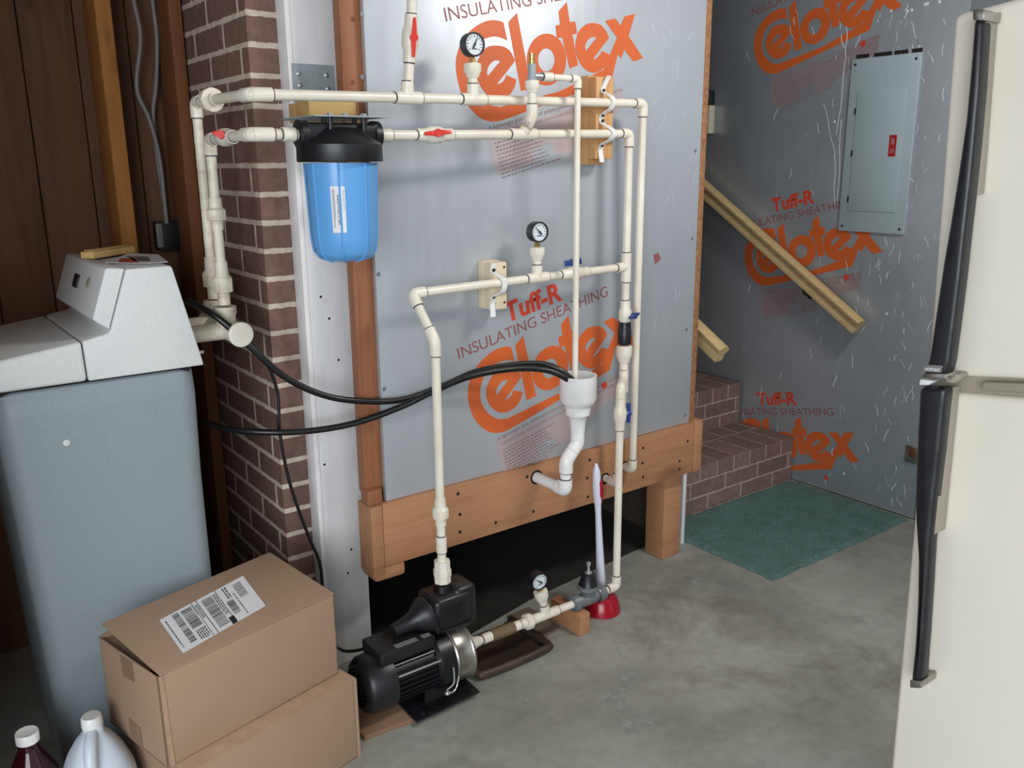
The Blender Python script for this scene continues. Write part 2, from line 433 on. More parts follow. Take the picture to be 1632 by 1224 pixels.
# platform beam, post ------------------------------------------------
t = thing('platform_beam', 'long fir rim beam under the foil board, with nail holes', 'beam', (1.65,2.02,0.33))
b = MB(); b.box(1.040, 2.285, 2.003, 2.041, 0.331, 0.516, bev=0.002)
obj('front_plank', b, 'beam', t)
b = MB(); b.box(1.002, 1.039, 2.000, 2.08, 0.308, 0.516, bev=0.005)
obj('end_block', b, 'beam', t)
b = MB(); b.box(2.287, 2.33, 2.000, 2.40, 0.331, 0.522, bev=0.006)
obj('side_plank', b, 'beam', t)
b = MB(); b.box(1.041, 2.28, 2.043, 2.08, 0.332, 0.515, bev=0.002)
obj('backing_plank', b, 'beam', t)
b = MB(); b.box(1.010, 1.105, 2.006, 2.09, 0.290, 0.3305, bev=0.008)
obj('cleat', b, 'beam', t)
b = MB(); b.box(1.0, 1.045, 2.01, 2.05, 0.518, 0.56, bev=0.003)
obj('filler_block', b, 'stud', t)
for (px, py) in [(730,787),(840,760),(850,815),(733,820),(733,848),(790,833),(1096,703),(1025,714),(1083,735),(1083,748),(1024,738),(1025,760),(940,733),(936,762),(937,792)]:
    q = at(px, py, 2.003); b = MB(); b.lathe((q.x,2.0035,q.z), (0,-1,0), [(0,0.0055),(0.0008,0.0055),(0.001,0)], 10); obj('nail_hole', b, 'screw', t)
t = thing('support_post', 'square fir post on the concrete carrying the right end of the platform beam', 'post', (2.23,2.09,0))
b = MB(); b.box(2.19, 2.28, 2.045, 2.135, 0.0, 0.33, bev=0.004)
obj('post', b, 'beam', t)
t = thing('skirt_panel', 'narrow white panel edge beside the fir support post and the brick steps', 'panel', (2.35,2.3,0))
b = MB(); b.box(2.345, 2.362, 2.095, 2.118, 0.0, 0.50, bev=0.002); obj('edge', b, 'white_paint', t)
b = MB(); b.box(2.345, 2.362, 2.119, 2.948, 0.0, 0.50); obj('sheet', b, 'darkwall', t)  # inside of the white panel, coloured dark as if shaded; also blocks light

# ================================================================ foil boards and printing
U1 = lambda x, y: (700+x/8.16, y/8.16)
U2 = lambda x, y: (860+x/8.16, y/8.16)
L4 = lambda x, y: (720+x/8.16, 430+y/8.16)
L5 = lambda x, y: (720+x/8.16, 560+y/8.16)
L6 = lambda x, y: (840+x/8.16, 440+y/8.16)
B2 = lambda x, y: (1170+x/6.12, 270+y/6.12)
def lu(q): p = at(q[0], q[1], DA); return (p.x-1.318, p.z-1.657)          # upper print, board A
def ll(q): p = at(q[0], q[1], DA); return (p.x-1.333, p.z-0.772)          # lower print, board A
def lb(q): p = atx(q[0], q[1], XB); return (2.606-p.y, p.z-0.998)         # middle print, board B
def u1(*a): return [lu(U1(*q)) for q in a]
def u2(*a): return [lu(U2(*q)) for q in a]
def l5(*a): return [ll(L5(*q)) for q in a]
def b2(*a): return [lb(B2(*q)) for q in a]
def crv(pts): return [(p.x, p.y) for p in spline([(x, y, 0) for x, y in pts], 5)]
def ell(c, rx, ry, conv, n=40): return [lu(conv(c[0]+rx*math.cos(2*PI*k/n), c[1]+ry*math.sin(2*PI*k/n))) for k in range(n)]
shapes = []
Cbig = crv(u1((835,290),(770,268),(690,262),(590,280),(470,345),(350,455),(265,600),(220,750)) + l5((212,470),(208,560),(215,640),(240,750),(290,870),(360,960),(450,1030),(540,1060),(640,1055),(740,1020)))
Cbig += b2((1150,945),(1262,655)) + u2((1055,490),(1005,490)) + b2((1090,870))
Cbig += crv(l5((1430,525),(780,845),(700,872),(620,880),(540,855),(470,800),(415,730),(380,650),(368,560),(372,480),(395,390)) + u1((460,610),(530,545),(620,495),(720,475),(800,490),(885,525)))
shapes.append([Cbig])
e1 = crv(u1((985,785),(920,665),(830,605),(720,592),(640,605),(580,650)) + l5((480,400),(450,480),(445,560),(460,630),(510,720),(590,785),(680,795),(760,770),(840,710),(895,620),(920,525)))
e1 += crv(l5((800,505),(780,560),(745,605),(690,632))) + u1((970,815))
ec = crv(u1((635,985),(620,950),(628,900),(650,850),(690,805),(740,785),(793,795)))
shapes.append([e1, ec])
shapes.append([u1((1010,165),(895,290)) + l5((975,635),(1095,580)) + u1((1128,790))])
shapes.append([ell((1395,775), 256, 338, U1), ell((1392,780), 108, 150, U1)])
tt = u2((350,25),(245,150),(265,320),(205,335),(225,495),(295,490)) + b2((820,855),(885,835)) + u2((425,450),(488,435),(460,280),(390,285))
shapes.append([tt])
e2 = crv(u2((900,490),(860,400),(790,325),(690,298),(610,315),(540,370),(490,450),(466,570),(470,660),(500,770),(560,870),(640,930),(720,945),(800,910),(870,840),(918,715)))
e2 += crv(u2((805,660),(790,700),(740,755),(690,772))) + u2((888,512))
e2c = crv(u2((600,665),(592,600),(612,540),(655,495),(700,480),(738,490)))
shapes.append([e2, e2c])
shapes.append([u2((850,270),(985,240),(1055,335),(1100,215),(1240,180),(1155,470),(1345,755),(1220,800),(1100,645),(1060,760),(960,640),(1005,490))])

def fillmesh(polys, ext=0.0002):
    cu = bpy.data.curves.new('fill', 'CURVE'); cu.dimensions = '2D'; cu.fill_mode = 'BOTH'; cu.extrude = ext
    for p in polys:
        sp = cu.splines.new('POLY'); sp.points.add(len(p)-1); sp.use_cyclic_u = True
        for q, (x, y) in zip(sp.points, p): q.co = (x, y, 0, 1)
    o = bpy.data.objects.new('fill', cu); C.objects.link(o)
    me = bpy.data.meshes.new_from_object(o.evaluated_get(bpy.context.evaluated_depsgraph_get()))
    bpy.data.objects.remove(o); return me
def textmesh(body, offset=0.0, ext=0.0002):
    cu = bpy.data.curves.new('txt', 'FONT'); cu.body = body; cu.size = 1; cu.extrude = ext; cu.offset = offset
    o = bpy.data.objects.new('txt', cu); C.objects.link(o)
    me = bpy.data.meshes.new_from_object(o.evaluated_get(bpy.context.evaluated_depsgraph_get()))
    bpy.data.objects.remove(o); return me
TM = {}
def textfit(mb, body, a, bb, h, place, mi=0, offset=0.0):
    """letter body along a->bb (plane coordinates), cap height h"""
    k = (body, offset)
    if k not in TM: TM[k] = textmesh(body, offset)
    me = TM[k]; xs = [v.co.x for v in me.vertices]
    x0, x1 = min(xs), max(xs); a = V((a[0], a[1])); d = V((bb[0], bb[1]))-a; L = d.length; d.normalize(); n = V((-d.y, d.x))
    def fn(c):
        q = a + d*((c.x-x0)/(x1-x0)*L) + n*(c.y/0.72*h); return place(q.x, q.y, 0.0002+c.z)
    mb.mesh(me, fn, mi)
LOGO = [fillmesh(s_) for s_ in shapes]
INSa, INSb = ll(L4(95,1165)), ll(L6(1055,255))
q0, q1 = ll(L4(60,1020)), ll(L4(95,1165)); INSh = math.hypot(q0[0]-q1[0], q0[1]-q1[1])
Ta, Tb = ll(L4(712,682)), ll(L4(1442,380)); q0, q1 = ll(L4(1265,185)), ll(L4(1300,425)); Th = math.hypot(q0[0]-q1[0], q0[1]-q1[1])
U3 = lambda x, y: (700+x/5.1, 140+y/5.1)
PINK = [lu(U3(*q)) for q in [(398,345),(425,590),(480,715),(770,610),(755,500),(900,445),(945,540),(1080,520),(1100,440),(1480,175),(1490,5),(1400,15),(1100,165),(800,250)]]
FPa, FPb = lu(U3(405,345)), lu(U3(1490,25)); 
def printed(board, place, pink=True, daisy=True, pinkmat='foil_pink'):
    b = MB()
    for k, me in enumerate(LOGO): b.mesh(me, lambda c: place(c.x, c.y, 0.0004+0.00004*k+c.z))
    obj('logo_print', b, 'orange', board, 'large orange printed word with underline', recalc=False)
    b = MB(); textfit(b, 'Tuff-R', Ta, Tb, Th, place, 0, 0.034); obj('red_lettering', b, 'printred', board, 'bold red printed lettering', recalc=False)
    b = MB(); textfit(b, 'INSULATING SHEATHING', INSa, INSb, INSh, place); obj('thin_lettering', b, 'printline', board, 'thin maroon words insulating sheathing', recalc=False)
    if pink:
        b = MB(); me = fillmesh([PINK], 0.0); b.mesh(me, lambda c: place(c.x, c.y, 0.0003))
        obj('print_panel', b, pinkmat, board, 'faint pink printed patch', recalc=False)
        b = MB(); a = V(FPa); e = V(FPb); d = (e-a); nn = V((-d.y, d.x)).normalized()
        h = 0.011
        textfit(b, 'A lightweight glass reinforced polyisocyanurate foam board having a reflective', a, e, h, place)
        textfit(b, 'contact side and a solid aluminum foil facer on the other side', a-nn*0.020+d*0.02, e-nn*0.020-d*0.06, h, place)
        for i in range(10):
            s0 = a - nn*(0.040+0.0105*i) + d*0.02; ln = d*random.uniform(0.30, 0.44)
            x = 0.0
            while x < 1.0:
                wd = random.uniform(0.02, 0.07); p0 = s0+ln*x; p1 = s0+ln*min(1.0, x+wd)
                q = [place(*v_, 0.0006) for v_ in (p0, p1, p1+nn*0.0035, p0+nn*0.0035)]
                b.add(q, [(0,1,2,3)]); x += wd+0.02
        obj('fine_print', b, 'fineprint', board, 'small print under the orange lettering', recalc=False)
    if daisy:
        b = MB(); c0 = lb(B2(1095,1050))
        for i in range(8):
            an = i*PI/4; 
            p = [(c0[0]+0.0092*math.cos(an)+0.0038*math.cos(2*PI*k/10), c0[1]+0.0092*math.sin(an)+0.0038*math.sin(2*PI*k/10)) for k in range(10)]
            b.add([place(x, y, 0.0005+0.00003*i) for x, y in p], [tuple(range(10))])
        b.add([place(c0[0]+0.0068*math.cos(2*PI*k/16), c0[1]+0.0068*math.sin(2*PI*k/16), 0.0009) for k in range(16)], [tuple(range(16))])
        obj('flower_mark', b, 'printred', board, 'small red flower mark', recalc=False)

boardA = thing('foil_insulation_board', 'shiny foil insulation board behind the white pipes, orange lettering, on the wooden beam', 'board', (1.66,DA,0.52))
b = MB(); b.box(1.060, 2.272, DA, DA+0.018, 0.517, 2.54, bev=0.0015)
obj('foil_panel', b, 'foil', boardA)
def plA(off): return lambda u, v, e: V((1.318+off[0]+u, DA-e, 1.657+off[1]+v))
printed(boardA, plA((0,0)))
printed(boardA, plA((0.015,-0.885)))
b = MB(); b.prism([(2.273,DA+0.001,0.51),(2.300,DA+0.001,0.51),(2.300,DA+0.055,0.51),(2.273,DA+0.055,0.51)], (0,0,2.03), bev=0.002)
obj('edge_strip', b, 'foam', boardA, 'rough brown edge of the board')
for (px, py) in [(577,123),(577,23),(1108,240),(1103,380),(1094,525),(1092,662),(603,437),(612,620)]:
    q = at(px, py, DA); b = MB(); b.lathe((q.x,DA-0.0002,q.z), (0,-1,0), [(0,0.006),(0.001,0.006),(0.0014,0)], 10); obj('nail_head', b, 'galv', boardA)
b = MB()
for i in range(34):                       # scuffs on the right side of the sheet
    px = random.uniform(1035, 1115); py = random.uniform(10, 640)
    q = at(px, py, DA)
    if not 1.08 < q.x < 2.25 or q.z < 0.56: continue
    an = random.uniform(0.6, 2.4); L = random.uniform(0.015, 0.07); p = []
    for k in range(6):
        tt_ = k/5; p.append((q.x+L*tt_*math.cos(an)+0.006*math.sin(3*tt_+i), q.z+L*tt_*math.sin(an)))
    for (x0, za), (x1, zb) in zip(p, p[1:]):
        wv = 0.0005
        if za > 0.53 and zb > 0.53: b.add([(x0-wv,DA-0.0006,za),(x0+wv,DA-0.0006,za),(x1+wv,DA-0.0006,zb),(x1-wv,DA-0.0006,zb)], [(0,1,2,3)])
obj('scratch', b, 'scratch', boardA, 'pale scuffs in the foil', recalc=False)['kind'] = 'stuff'

boardB = thing('foil_insulation_board', 'scratched foil insulation board by the steps and refrigerator, orange lettering, grey panel', 'board', (XB,2.4,0.0))
b = MB(); b.box(XB, XB+0.018, 1.685, 2.91, 0.004, 2.54, bev=0.0015)
obj('foil_panel', b, 'foil_worn', boardB)
b = MB(); b.box(XB+0.001, XB+0.018, 0.46, 1.684, 0.004, 2.54, bev=0.0015); 
tag(obj('foil_insulation_board', b, 'foil_worn'), 'foil board on the right wall mostly hidden behind the refrigerator', 'board')
b = MB(); b.box(XB+0.001, XB+0.018, 2.912, 4.13, 0.004, 2.54, bev=0.0015)
tag(obj('foil_insulation_board', b, 'foil_worn'), 'foil board farther up the stairwell behind the outlet', 'board')
def plB(Y0, z0_): return lambda u, v, e: V((XB-e, Y0-u, z0_+v))
printed(boardB, plB(2.620, 1.905), pinkmat='foil_pink_worn')
printed(boardB, plB(2.606, 0.998), pinkmat='foil_pink_worn')
printed(boardB, plB(2.620, 0.113), pink=False)
b = MB()
def streak(px, py, dx, dy, wv=0.0016, n=6):
    pts = [atx(px+dx*k/n+1.2*math.sin(k*1.3+px), py+dy*k/n, XB) for k in range(n+1)]
    for p, q in zip(pts, pts[1:]):
        if min(p.z, q.z) < 0.02 or not (1.69 < p.y < 2.9 and 1.69 < q.y < 2.9): continue
        b.add([(XB-0.0007,p.y-wv,p.z),(XB-0.0007,p.y+wv,p.z),(XB-0.0007,q.y+wv*0.7,q.z),(XB-0.0007,q.y-wv*0.7,q.z)], [(0,1,2,3)])
streak(1350, 42, -2, 52, 0.0022); streak(1348, 95, -14, 120, 0.0022); streak(1341, 190, -6, 130, 0.002); streak(1313, 165, 18, 80, 0.0018); streak(1331, 245, -1, 80, 0.002)
streak(1452, 35, 14, 40, 0.002); streak(1462, 60, 4, 20, 0.002)
for i in range(190):
    px = random.choice((random.uniform(1400,1505), random.uniform(1290,1480), random.uniform(1180,1480))); py = random.uniform(3, 800)
    streak(px, py, random.uniform(-7, 7), random.uniform(5, 22), random.uniform(0.0008, 0.0024), 4)
for (px, py) in [(1478,6),(1453,16),(1420,17),(1446,18),(1474,7),(1497,3),(1330,194),(1413,500),(1345,755)]:
    q = atx(px, py, XB); 
    if q.y > 1.69: b.lathe((XB-0.0003,q.y,q.z), (-1,0,0), [(0,0.006),(0.0006,0.005),(0.0008,0)], 8)
obj('scratch', b, 'scratch', boardB, 'bright scratches in the foil', recalc=False)['kind'] = 'stuff'

# breaker panel ----------------------------------------------------
t = thing('breaker_panel', 'grey breaker panel cover with red sticker on the right foil board', 'electrical panel', (XB,1.98,1.13))
b = MB(); b.box(XB-0.010, XB-0.001, 1.842, 2.128, 1.132, 1.796, bev=0.003); obj('cover', b, 'panelgrey', t)
b = MB(); b.box(XB-0.0135, XB-0.0105, 1.885, 2.088, 1.215, 1.675, bev=0.001); obj('door', b, 'panelgrey', t)
for zz in (1.26, 1.44, 1.60):
    b = MB(); b.box(XB-0.0150, XB-0.0104, 2.0885, 2.0945, zz-0.012, zz+0.012, bev=0.001); obj('hinge', b, 'screw', t)
b = MB(); b.box(XB-0.0143, XB-0.0136, 1.905, 1.935, 1.425, 1.505); obj('sticker', b, 'redlabel', t, 'small red sticker')
b = MB(); b.box(XB-0.0150, XB-0.0144, 1.913, 1.927, 1.470, 1.492); b.box(XB-0.0150, XB-0.0144, 1.921, 1.928, 1.437, 1.452); b.box(XB-0.0150, XB-0.0144, 1.911, 1.917, 1.437, 1.455); obj('sticker_mark', b, 'pink', t)
for (y, z) in [(1.86,1.775),(2.11,1.775),(1.86,1.152),(2.11,1.152)]:
    b = MB(); b.lathe((XB-0.010,y,z), (-1,0,0), [(0,0.005),(0.002,0.005),(0.003,0)], 10); obj('screw', b, 'screw', t)
b = MB()
for (a_, e_) in [(2.06,2.115),(1.965,2.04),(1.90,1.955),(1.845,1.885)]: b.box(XB-0.0012, XB-0.0003, a_, e_, 1.798, 1.812)
obj('opening_gap', b, 'screw', t, 'ragged dark gap above the cover')
# outlet on the stair side
t = thing('wall_outlet', 'ivory outlet box on the stairwell wall right of the pipe board', 'outlet', (XB,2.86,1.55))
q = atx(1127,165,XB); q2 = atx(1138.5,213,XB)
b = MB(); b.box(XB-0.04, XB+0.0, q2.y, q2.y+0.075, q2.z, q2.z+0.125, bev=0.004); obj('plate', b, 'ivory', t)
b = MB(); b.box(XB-0.045, XB, q2.y+0.005, q2.y+0.075, q2.z+0.127, q2.z+0.19, bev=0.006); obj('plug', b, 'black', t)
b = MB()
for dz in (0.03, 0.055, 0.095): b.box(XB-0.0412, XB-0.0402, q2.y+0.03, q2.y+0.036, q2.z+dz, q2.z+dz+0.008)
obj('slot', b, 'screw', t)
# rusty latch
t = thing('metal_bracket', 'small rusty metal bracket on the right foil board edge beside refrigerator handle', 'bracket', (XB,1.70,0.45))
q = atx(1450, 725, XB-0.01)
b = MB(); b.box(XB-0.006, XB-0.001, q.y-0.03, q.y+0.022, q.z-0.035, q.z+0.035, bev=0.001); obj('plate', b, 'steel', t)
b = MB(); b.box(XB-0.022, XB-0.006, q.y-0.024, q.y-0.002, q.z-0.004, q.z+0.028, bev=0.003); obj('catch', b, 'oldstud', t)

# handrails ---------------------------------------------------------
def handrail(a, e, n, label, X):
    t = thing('handrail', label, 'handrail', a)
    d = (V(e)-V(a)).normalized(); sd = V((1,0,0)) if n > 0 else V((-1,0,0)); up = d.cross(sd).normalized()
    if up.z < 0: up = -up
    prof = [(-0.018,-0.030),(0.018,-0.030),(0.020,-0.012),(0.012,0.0),(0.026,0.014),(0.026,0.026),(0.012,0.036),(-0.012,0.036),(-0.026,0.026),(-0.026,0.014),(-0.012,0.0),(-0.020,-0.012)]
    b = MB(); b.prism([V(a)+sd*x+up*z for x, z in prof], V(e)-V(a)); obj('rail', b, 'rail_wood', t, angle=50)
    return t, d, up
ra = atx(1368,522,3.20); rb = atx(1120,300,3.20)
t, d, up = handrail(ra, ra+(rb-ra)*1.35, 1, 'pale wooden handrail sloping down the right foil wall above the steps', 3.2)
for k in (0.32, 1.1):
    p = ra+(rb-ra)*k
    b = MB(); b.tube(spline([(XB-0.001,p.y,p.z-0.075),(XB-0.02,p.y,p.z-0.075),(3.21,p.y,p.z-0.06),(3.20,p.y,p.z-0.032)],5), 0.006, 8)
    b.lathe((XB,p.y,p.z-0.075), (-1,0,0), [(0,0.018),(0.004,0.018),(0.006,0.01),(0.006,0)], 12)
    obj('bracket', b, 'black', t)
la = atx(1150,566,2.42); lb_ = atx(1113,530,2.42)
t, d, up = handrail(la, la+(lb_-la)*9, -1, 'short visible end of a wooden handrail beside the right edge of the pipe board', 2.42)
p = la+(lb_-la)*5
b = MB(); b.tube(spline([(2.336,p.y,p.z-0.075),(2.37,p.y,p.z-0.075),(2.41,p.y,p.z-0.06),(2.42,p.y,p.z-0.032)],5), 0.006, 8); obj('bracket', b, 'black', t)

# brick steps ---------------------------------------------------------
t = thing('brick_steps', 'dark brick steps between the pipe board and the right foil wall', 'steps', (2.8,2.6,0))
def stepblock(name, x0, x1, y0, y1, z0_, z1_):
    b = MB(); hz = z1_-0.066
    b.quad((x0,y0,z0_),(x1,y0,z0_),(x1,y0,hz),(x0,y0,hz),[(0,z0_-hz+6.8),(x1-x0,z0_-hz+6.8),(x1-x0,6.8),(0,6.8)],0)
    b.quad((x0,y0,hz),(x1,y0,hz),(x1,y0,z1_),(x0,y0,z1_),[(0,0.12),(x1-x0,0.12),(x1-x0,0.19),(0,0.19)],1)
    b.quad((x0,y0,z1_),(x1,y0,z1_),(x1,y1,z1_),(x0,y1,z1_),[(0,0.105),(x1-x0,0.105),(x1-x0,0.105+y1-y0),(0,0.105+y1-y0)],1)
    b.quad((x0,y1,z0_),(x0,y0,z0_),(x0,y0,z1_),(x0,y1,z1_),[(0,z0_),(y1-y0,z0_),(y1-y0,z1_),(0,z1_)],0)
    b.quad((x1,y0,z0_),(x1,y1,z0_),(x1,y1,z1_),(x1,y0,z1_),[(0,z0_),(y1-y0,z0_),(y1-y0,z1_),(0,z1_)],0)
    b.quad((x1,y1,z0_),(x0,y1,z0_),(x0,y1,z1_),(x1,y1,z1_),[(0,0),(1,0),(1,.2),(0,.2)],0)
    obj(name, b, ['brick_step','brick_row'], t)
stepblock('step', 2.37, 3.248, 2.265, 2.575, 0.0, 0.207)
stepblock('step', 2.37, 3.248, 2.575, 3.40, 0.0, 0.400)
stepblock('step', 2.37, 3.248, 3.40, 4.38, 0.0, 0.60)

# carpet mat ----------------------------------------------------------
b = MB(); nx, ny = 60, 46
x0, x1, y0, y1 = 2.372, 3.238, 1.692, 2.258
vs = []
for j in range(ny+1):
    for i in range(nx+1):
        x = x0+(x1-x0)*i/nx; y = y0+(y1-y0)*j/ny
        ed = min(i, nx-i, j, ny-j)
        if ed == 0: x += random.uniform(-.004,.004); y += random.uniform(-.004,.004)
        vs.append((x, y, (0.001 if ed == 0 else 0.009+random.uniform(0,0.005))))
b.add(vs, [(j*(nx+1)+i, j*(nx+1)+i+1, (j+1)*(nx+1)+i+1, (j+1)*(nx+1)+i) for j in range(ny) for i in range(nx)])
tag(obj('carpet_mat', b, 'carpet', angle=80), 'dark green carpet mat on the concrete in front of the brick steps', 'mat')

# floor marks ------------------------------------------------------------
b = MB()
def blob(px, py, rx, ry, n=26, rough=0.45, z=0.0006):
    c = atz(px, py, 0); p = []
    for k in range(n):
        a = 2*PI*k/n; r = 1+random.uniform(-rough, rough)
        p.append((c.x+rx*r*math.cos(a), c.y+ry*r*math.sin(a), z))
    b.add([(c.x,c.y,z)]+p, [(0,k+1,(k+1) % n+1) for k in range(n)])
blob(1003,1078,0.045,0.03); blob(990,1098,0.03,0.022); blob(985,1120,0.025,0.05,rough=.25); blob(1010,1155,0.06,0.035)
blob(838,1118,0.012,0.008); blob(1110,925,0.03,0.02,rough=.3); blob(872,1052,0.006,0.005)
for (p, q) in [((940,1142),(1000,1088)),((952,1128),(1000,1090)),((968,1000),(992,1052)),((982,1078),(1040,1085))]:
    a = atz(*p,0); e = atz(*q,0); dd = (e-a).normalized()*0.0025; nn = V((-dd.y, dd.x, 0))
    b.add([a+nn+V((0,0,.0007)), e+nn+V((0,0,.0007)), e-nn+V((0,0,.0007)), a-nn+V((0,0,.0007))], [(0,1,2,3)])
tag(obj('paint_splash', b, 'paint_spot', recalc=False), 'whitish dried paint splashes on the concrete floor right of the pump', 'stain')['kind'] = 'stuff'

# ================================================================ pipework helpers
R1 = 0.0118
def band(mb, p, d, r, L=0.004, mi=1):
    mb.tube([V(p)-V(d)*L/2, V(p)+V(d)*L/2], r, 18, mi)
def straight(name, parent, a, e, r=R1, mat='pvc', label=None):
    b = MB(); b.tube([a, e], r, 20); return obj(name, b, mat, parent, label)
def elbow(parent, P, d1, d2, r=R1, L=0.036, mat='pvc', name='elbow'):
    b = MB(); P = V(P); d1 = V(d1).normalized(); d2 = V(d2).normalized(); rs = r*1.26; k = L*0.42
    pts = [P+d1*L, P+d1*k]
    for i in range(1, 6):
        t_ = i/6; pts.append((1-t_)**2*(P+d1*k)+2*t_*(1-t_)*P+t_*t_*(P+d2*k))
    pts += [P+d2*k, P+d2*L]
    b.tube(pts, rs, 20)
    for d in (d1, d2): band(b, P+d*(L+0.001), d, r*1.12)
    return obj(name, b, [mat,'primer'], parent)
def tee(parent, P, ax, br, r=R1, L=0.036, LB=0.036, mat='pvc', rb=None):
    b = MB(); P = V(P); ax = V(ax).normalized(); br = V(br).normalized(); rs = r*1.26; rb = rb or rs
    b.tube([P-ax*L, P+ax*L], rs, 20); b.tube([P, P+br*LB], rb, 20)
    for d in (ax, -ax): band(b, P+d*(L+0.001), d, r*1.12)
    band(b, P+br*(LB+0.001), br, rb*0.9)
    return obj('tee', b, [mat,'primer'], parent)
def coupling(parent, P, ax, L=0.05, r=R1, mat='pvc', name='coupling'):
    b = MB(); P = V(P); ax = V(ax).normalized()
    b.tube([P-ax*L/2, P+ax*L/2], r*1.24, 20)
    for s_ in (-1, 1): band(b, P+ax*s_*(L/2+0.001), ax, r*1.1)
    return obj(name, b, [mat,'primer'], parent)
def union(parent, P, ax, r=R1, L=0.07, mat='pvc', big=1.75, name='union'):
    b = MB(); P = V(P); ax = V(ax).normalized(); h = L/2
    b.lathe(P-ax*h, ax, [(0,r*1.25),(L*0.28,r*1.25),(L*0.30,r*big),(L*0.62,r*big),(L*0.70,r*1.35),(L,r*1.25)], 22)
    for i in range(8):                # grip ribs of the nut
        a = i*PI/4; up = V((0,0,1)) if abs(ax.z) < 0.9 else V((1,0,0)); N = (up-ax*up.dot(ax)).normalized(); Bv = ax.cross(N)
        dr = N*math.cos(a)+Bv*math.sin(a)
        b.obox(P-ax*L*0.04+dr*r*big, (ax, dr, ax.cross(dr)), (L*0.15, r*0.05, r*0.24), 0, 0.0005)
    return obj(name, b, mat, parent)
def valve(parent, P, ax, face, r=R1, L=0.085, lever='red', mat='pvc', lv=0.032, ld=None, lh=0.005):
    """ball valve: fat body along ax, butterfly lever on the face side, lever wings along ax"""
    P = V(P); ax = V(ax).normalized(); fc = V(face).normalized()
    b = MB(); h = L/2
    b.lathe(P-ax*h, ax, [(0,r*1.28),(L*0.24,r*1.28),(L*0.36,r*1.68),(L*0.64,r*1.68),(L*0.76,r*1.28),(L,r*1.28)], 22)
    b.tube([P, P+fc*r*2.0], r*0.62, 14)
    for s_ in (-1, 1): band(b, P+ax*s_*(h+0.001), ax, r*1.1, mi=1)
    o = obj('ball_valve', b, [mat,'primer'], parent)
    ld = (V(ld) if ld else ax).normalized(); ld = (ld-fc*ld.dot(fc)).normalized()
    b = MB(); c = P+fc*r*2.0; sd = ld.cross(fc)
    b.tube([P+fc*r*1.85, P+fc*(r*2.1+lh)], r*0.78, 16)
    for s_ in (-1, 1):
        b.prism([c+ld*s_*r*0.3-sd*r*0.55, c+ld*s_*r*0.3+sd*r*0.55, c+ld*s_*lv+sd*r*0.30, c+ld*s_*lv*1.05, c+ld*s_*lv-sd*r*0.30], fc*lh, 0, 0.001)
    obj('lever', b, lever, o, '%s plastic lever' % lever)
    return o
def gauge(P, up, face, label, R=0.029, stem=0.014, needle=0.6, tint='dial'):
    P = V(P); up = V(up).normalized(); fc = V(face).normalized(); fc = (fc-up*fc.dot(up)).normalized()
    t = thing('pressure_gauge', label, 'gauge', P, 'pressure gauges on the pipes')
    b = MB(); b.lathe(P, up, [(0,0.0095),(0.010,0.0095),(0.011,0.006),(stem+0.006,0.006)], 6); obj('stem', b, 'brass', t)
    c = P+up*(stem+R)
    b = MB(); b.lathe(c-fc*0.015, fc, [(0,R*0.86),(0.003,R*0.98),(0.026,R),(0.030,R*0.97),(0.030,R*0.86),(0.026,R*0.84),(0.0255,0)], 32); cs = obj('case', b, 'black', t)
    b = MB(); b.lathe(c+fc*0.0108, fc, [(0,R*0.83),(0.001,R*0.83),(0.0011,0)], 32); dl = obj('dial', b, tint, t)
    sd = up.cross(fc); b = MB(); f0 = c+fc*0.0124
    for k in range(-6, 7):
        a = k*0.38; d = up*math.cos(a)+sd*math.sin(a); w_ = 0.0007
        tg = up*-math.sin(a)+sd*math.cos(a); r0 = R*(0.62 if k % 2 else 0.54)
        b.obox(f0+d*(r0+R*0.76)/2, (d, tg, fc), ((R*0.76-r0)/2, w_, 0.0002))
    for k in (-2, -1, 0, 1, 2): b.obox(f0-up*R*0.36+sd*k*R*0.11, (up, sd, fc), (R*0.05, R*0.035, 0.0002))
    obj('dial_marks', b, 'ink', dl)
    b = MB(); d = up*math.cos(needle)+sd*math.sin(needle); tg = up*-math.sin(needle)+sd*math.cos(needle); g0 = f0+fc*0.0015
    b.prism([g0-d*R*0.35-tg*R*0.09, g0-d*R*0.35+tg*R*0.09, g0+d*R*0.66+tg*R*0.012, g0+d*R*0.66-tg*R*0.012], fc*0.0008)
    b.lathe(g0, fc, [(0,R*0.10),(0.0016,R*0.10),(0.0018,0)], 12); obj('needle', b, 'ink', t)
    return t
def adapter(parent, P, up, L=0.05, r=0.014, mat='pvc', name='gauge_adapter'):
    b = MB(); b.lathe(P, up, [(0,r*0.85),(L*0.28,r*0.85),(L*0.30,r*1.05),(L*0.5,r*1.3),(L*0.62,r*1.55),(L*0.96,r*1.55),(L,r*1.1)], 8 if False else 20)
    return obj(name, b, mat, parent)
def inter(a, e, px):
    """point of segment a-e seen at pixel column px"""
    lo, hi = 0.0, 1.0
    a = V(a); e = V(e)
    def col(p):
        q = p-V((0,0,CAMH)); return 816+F*q.dot(CR)/q.dot(_fw)
    f = col(a) < col(e)
    for _ in range(40):
        mid = (lo+hi)/2
        if (col(a+(e-a)*mid) < px) == f: lo = mid
        else: hi = mid
    return a+(e-a)*lo
ZV = V((0,0,1)); XV = V((1,0,0)); YV = V((0,1,0))
TOCAM = V((-0.55,-0.85,-0.05)).normalized()

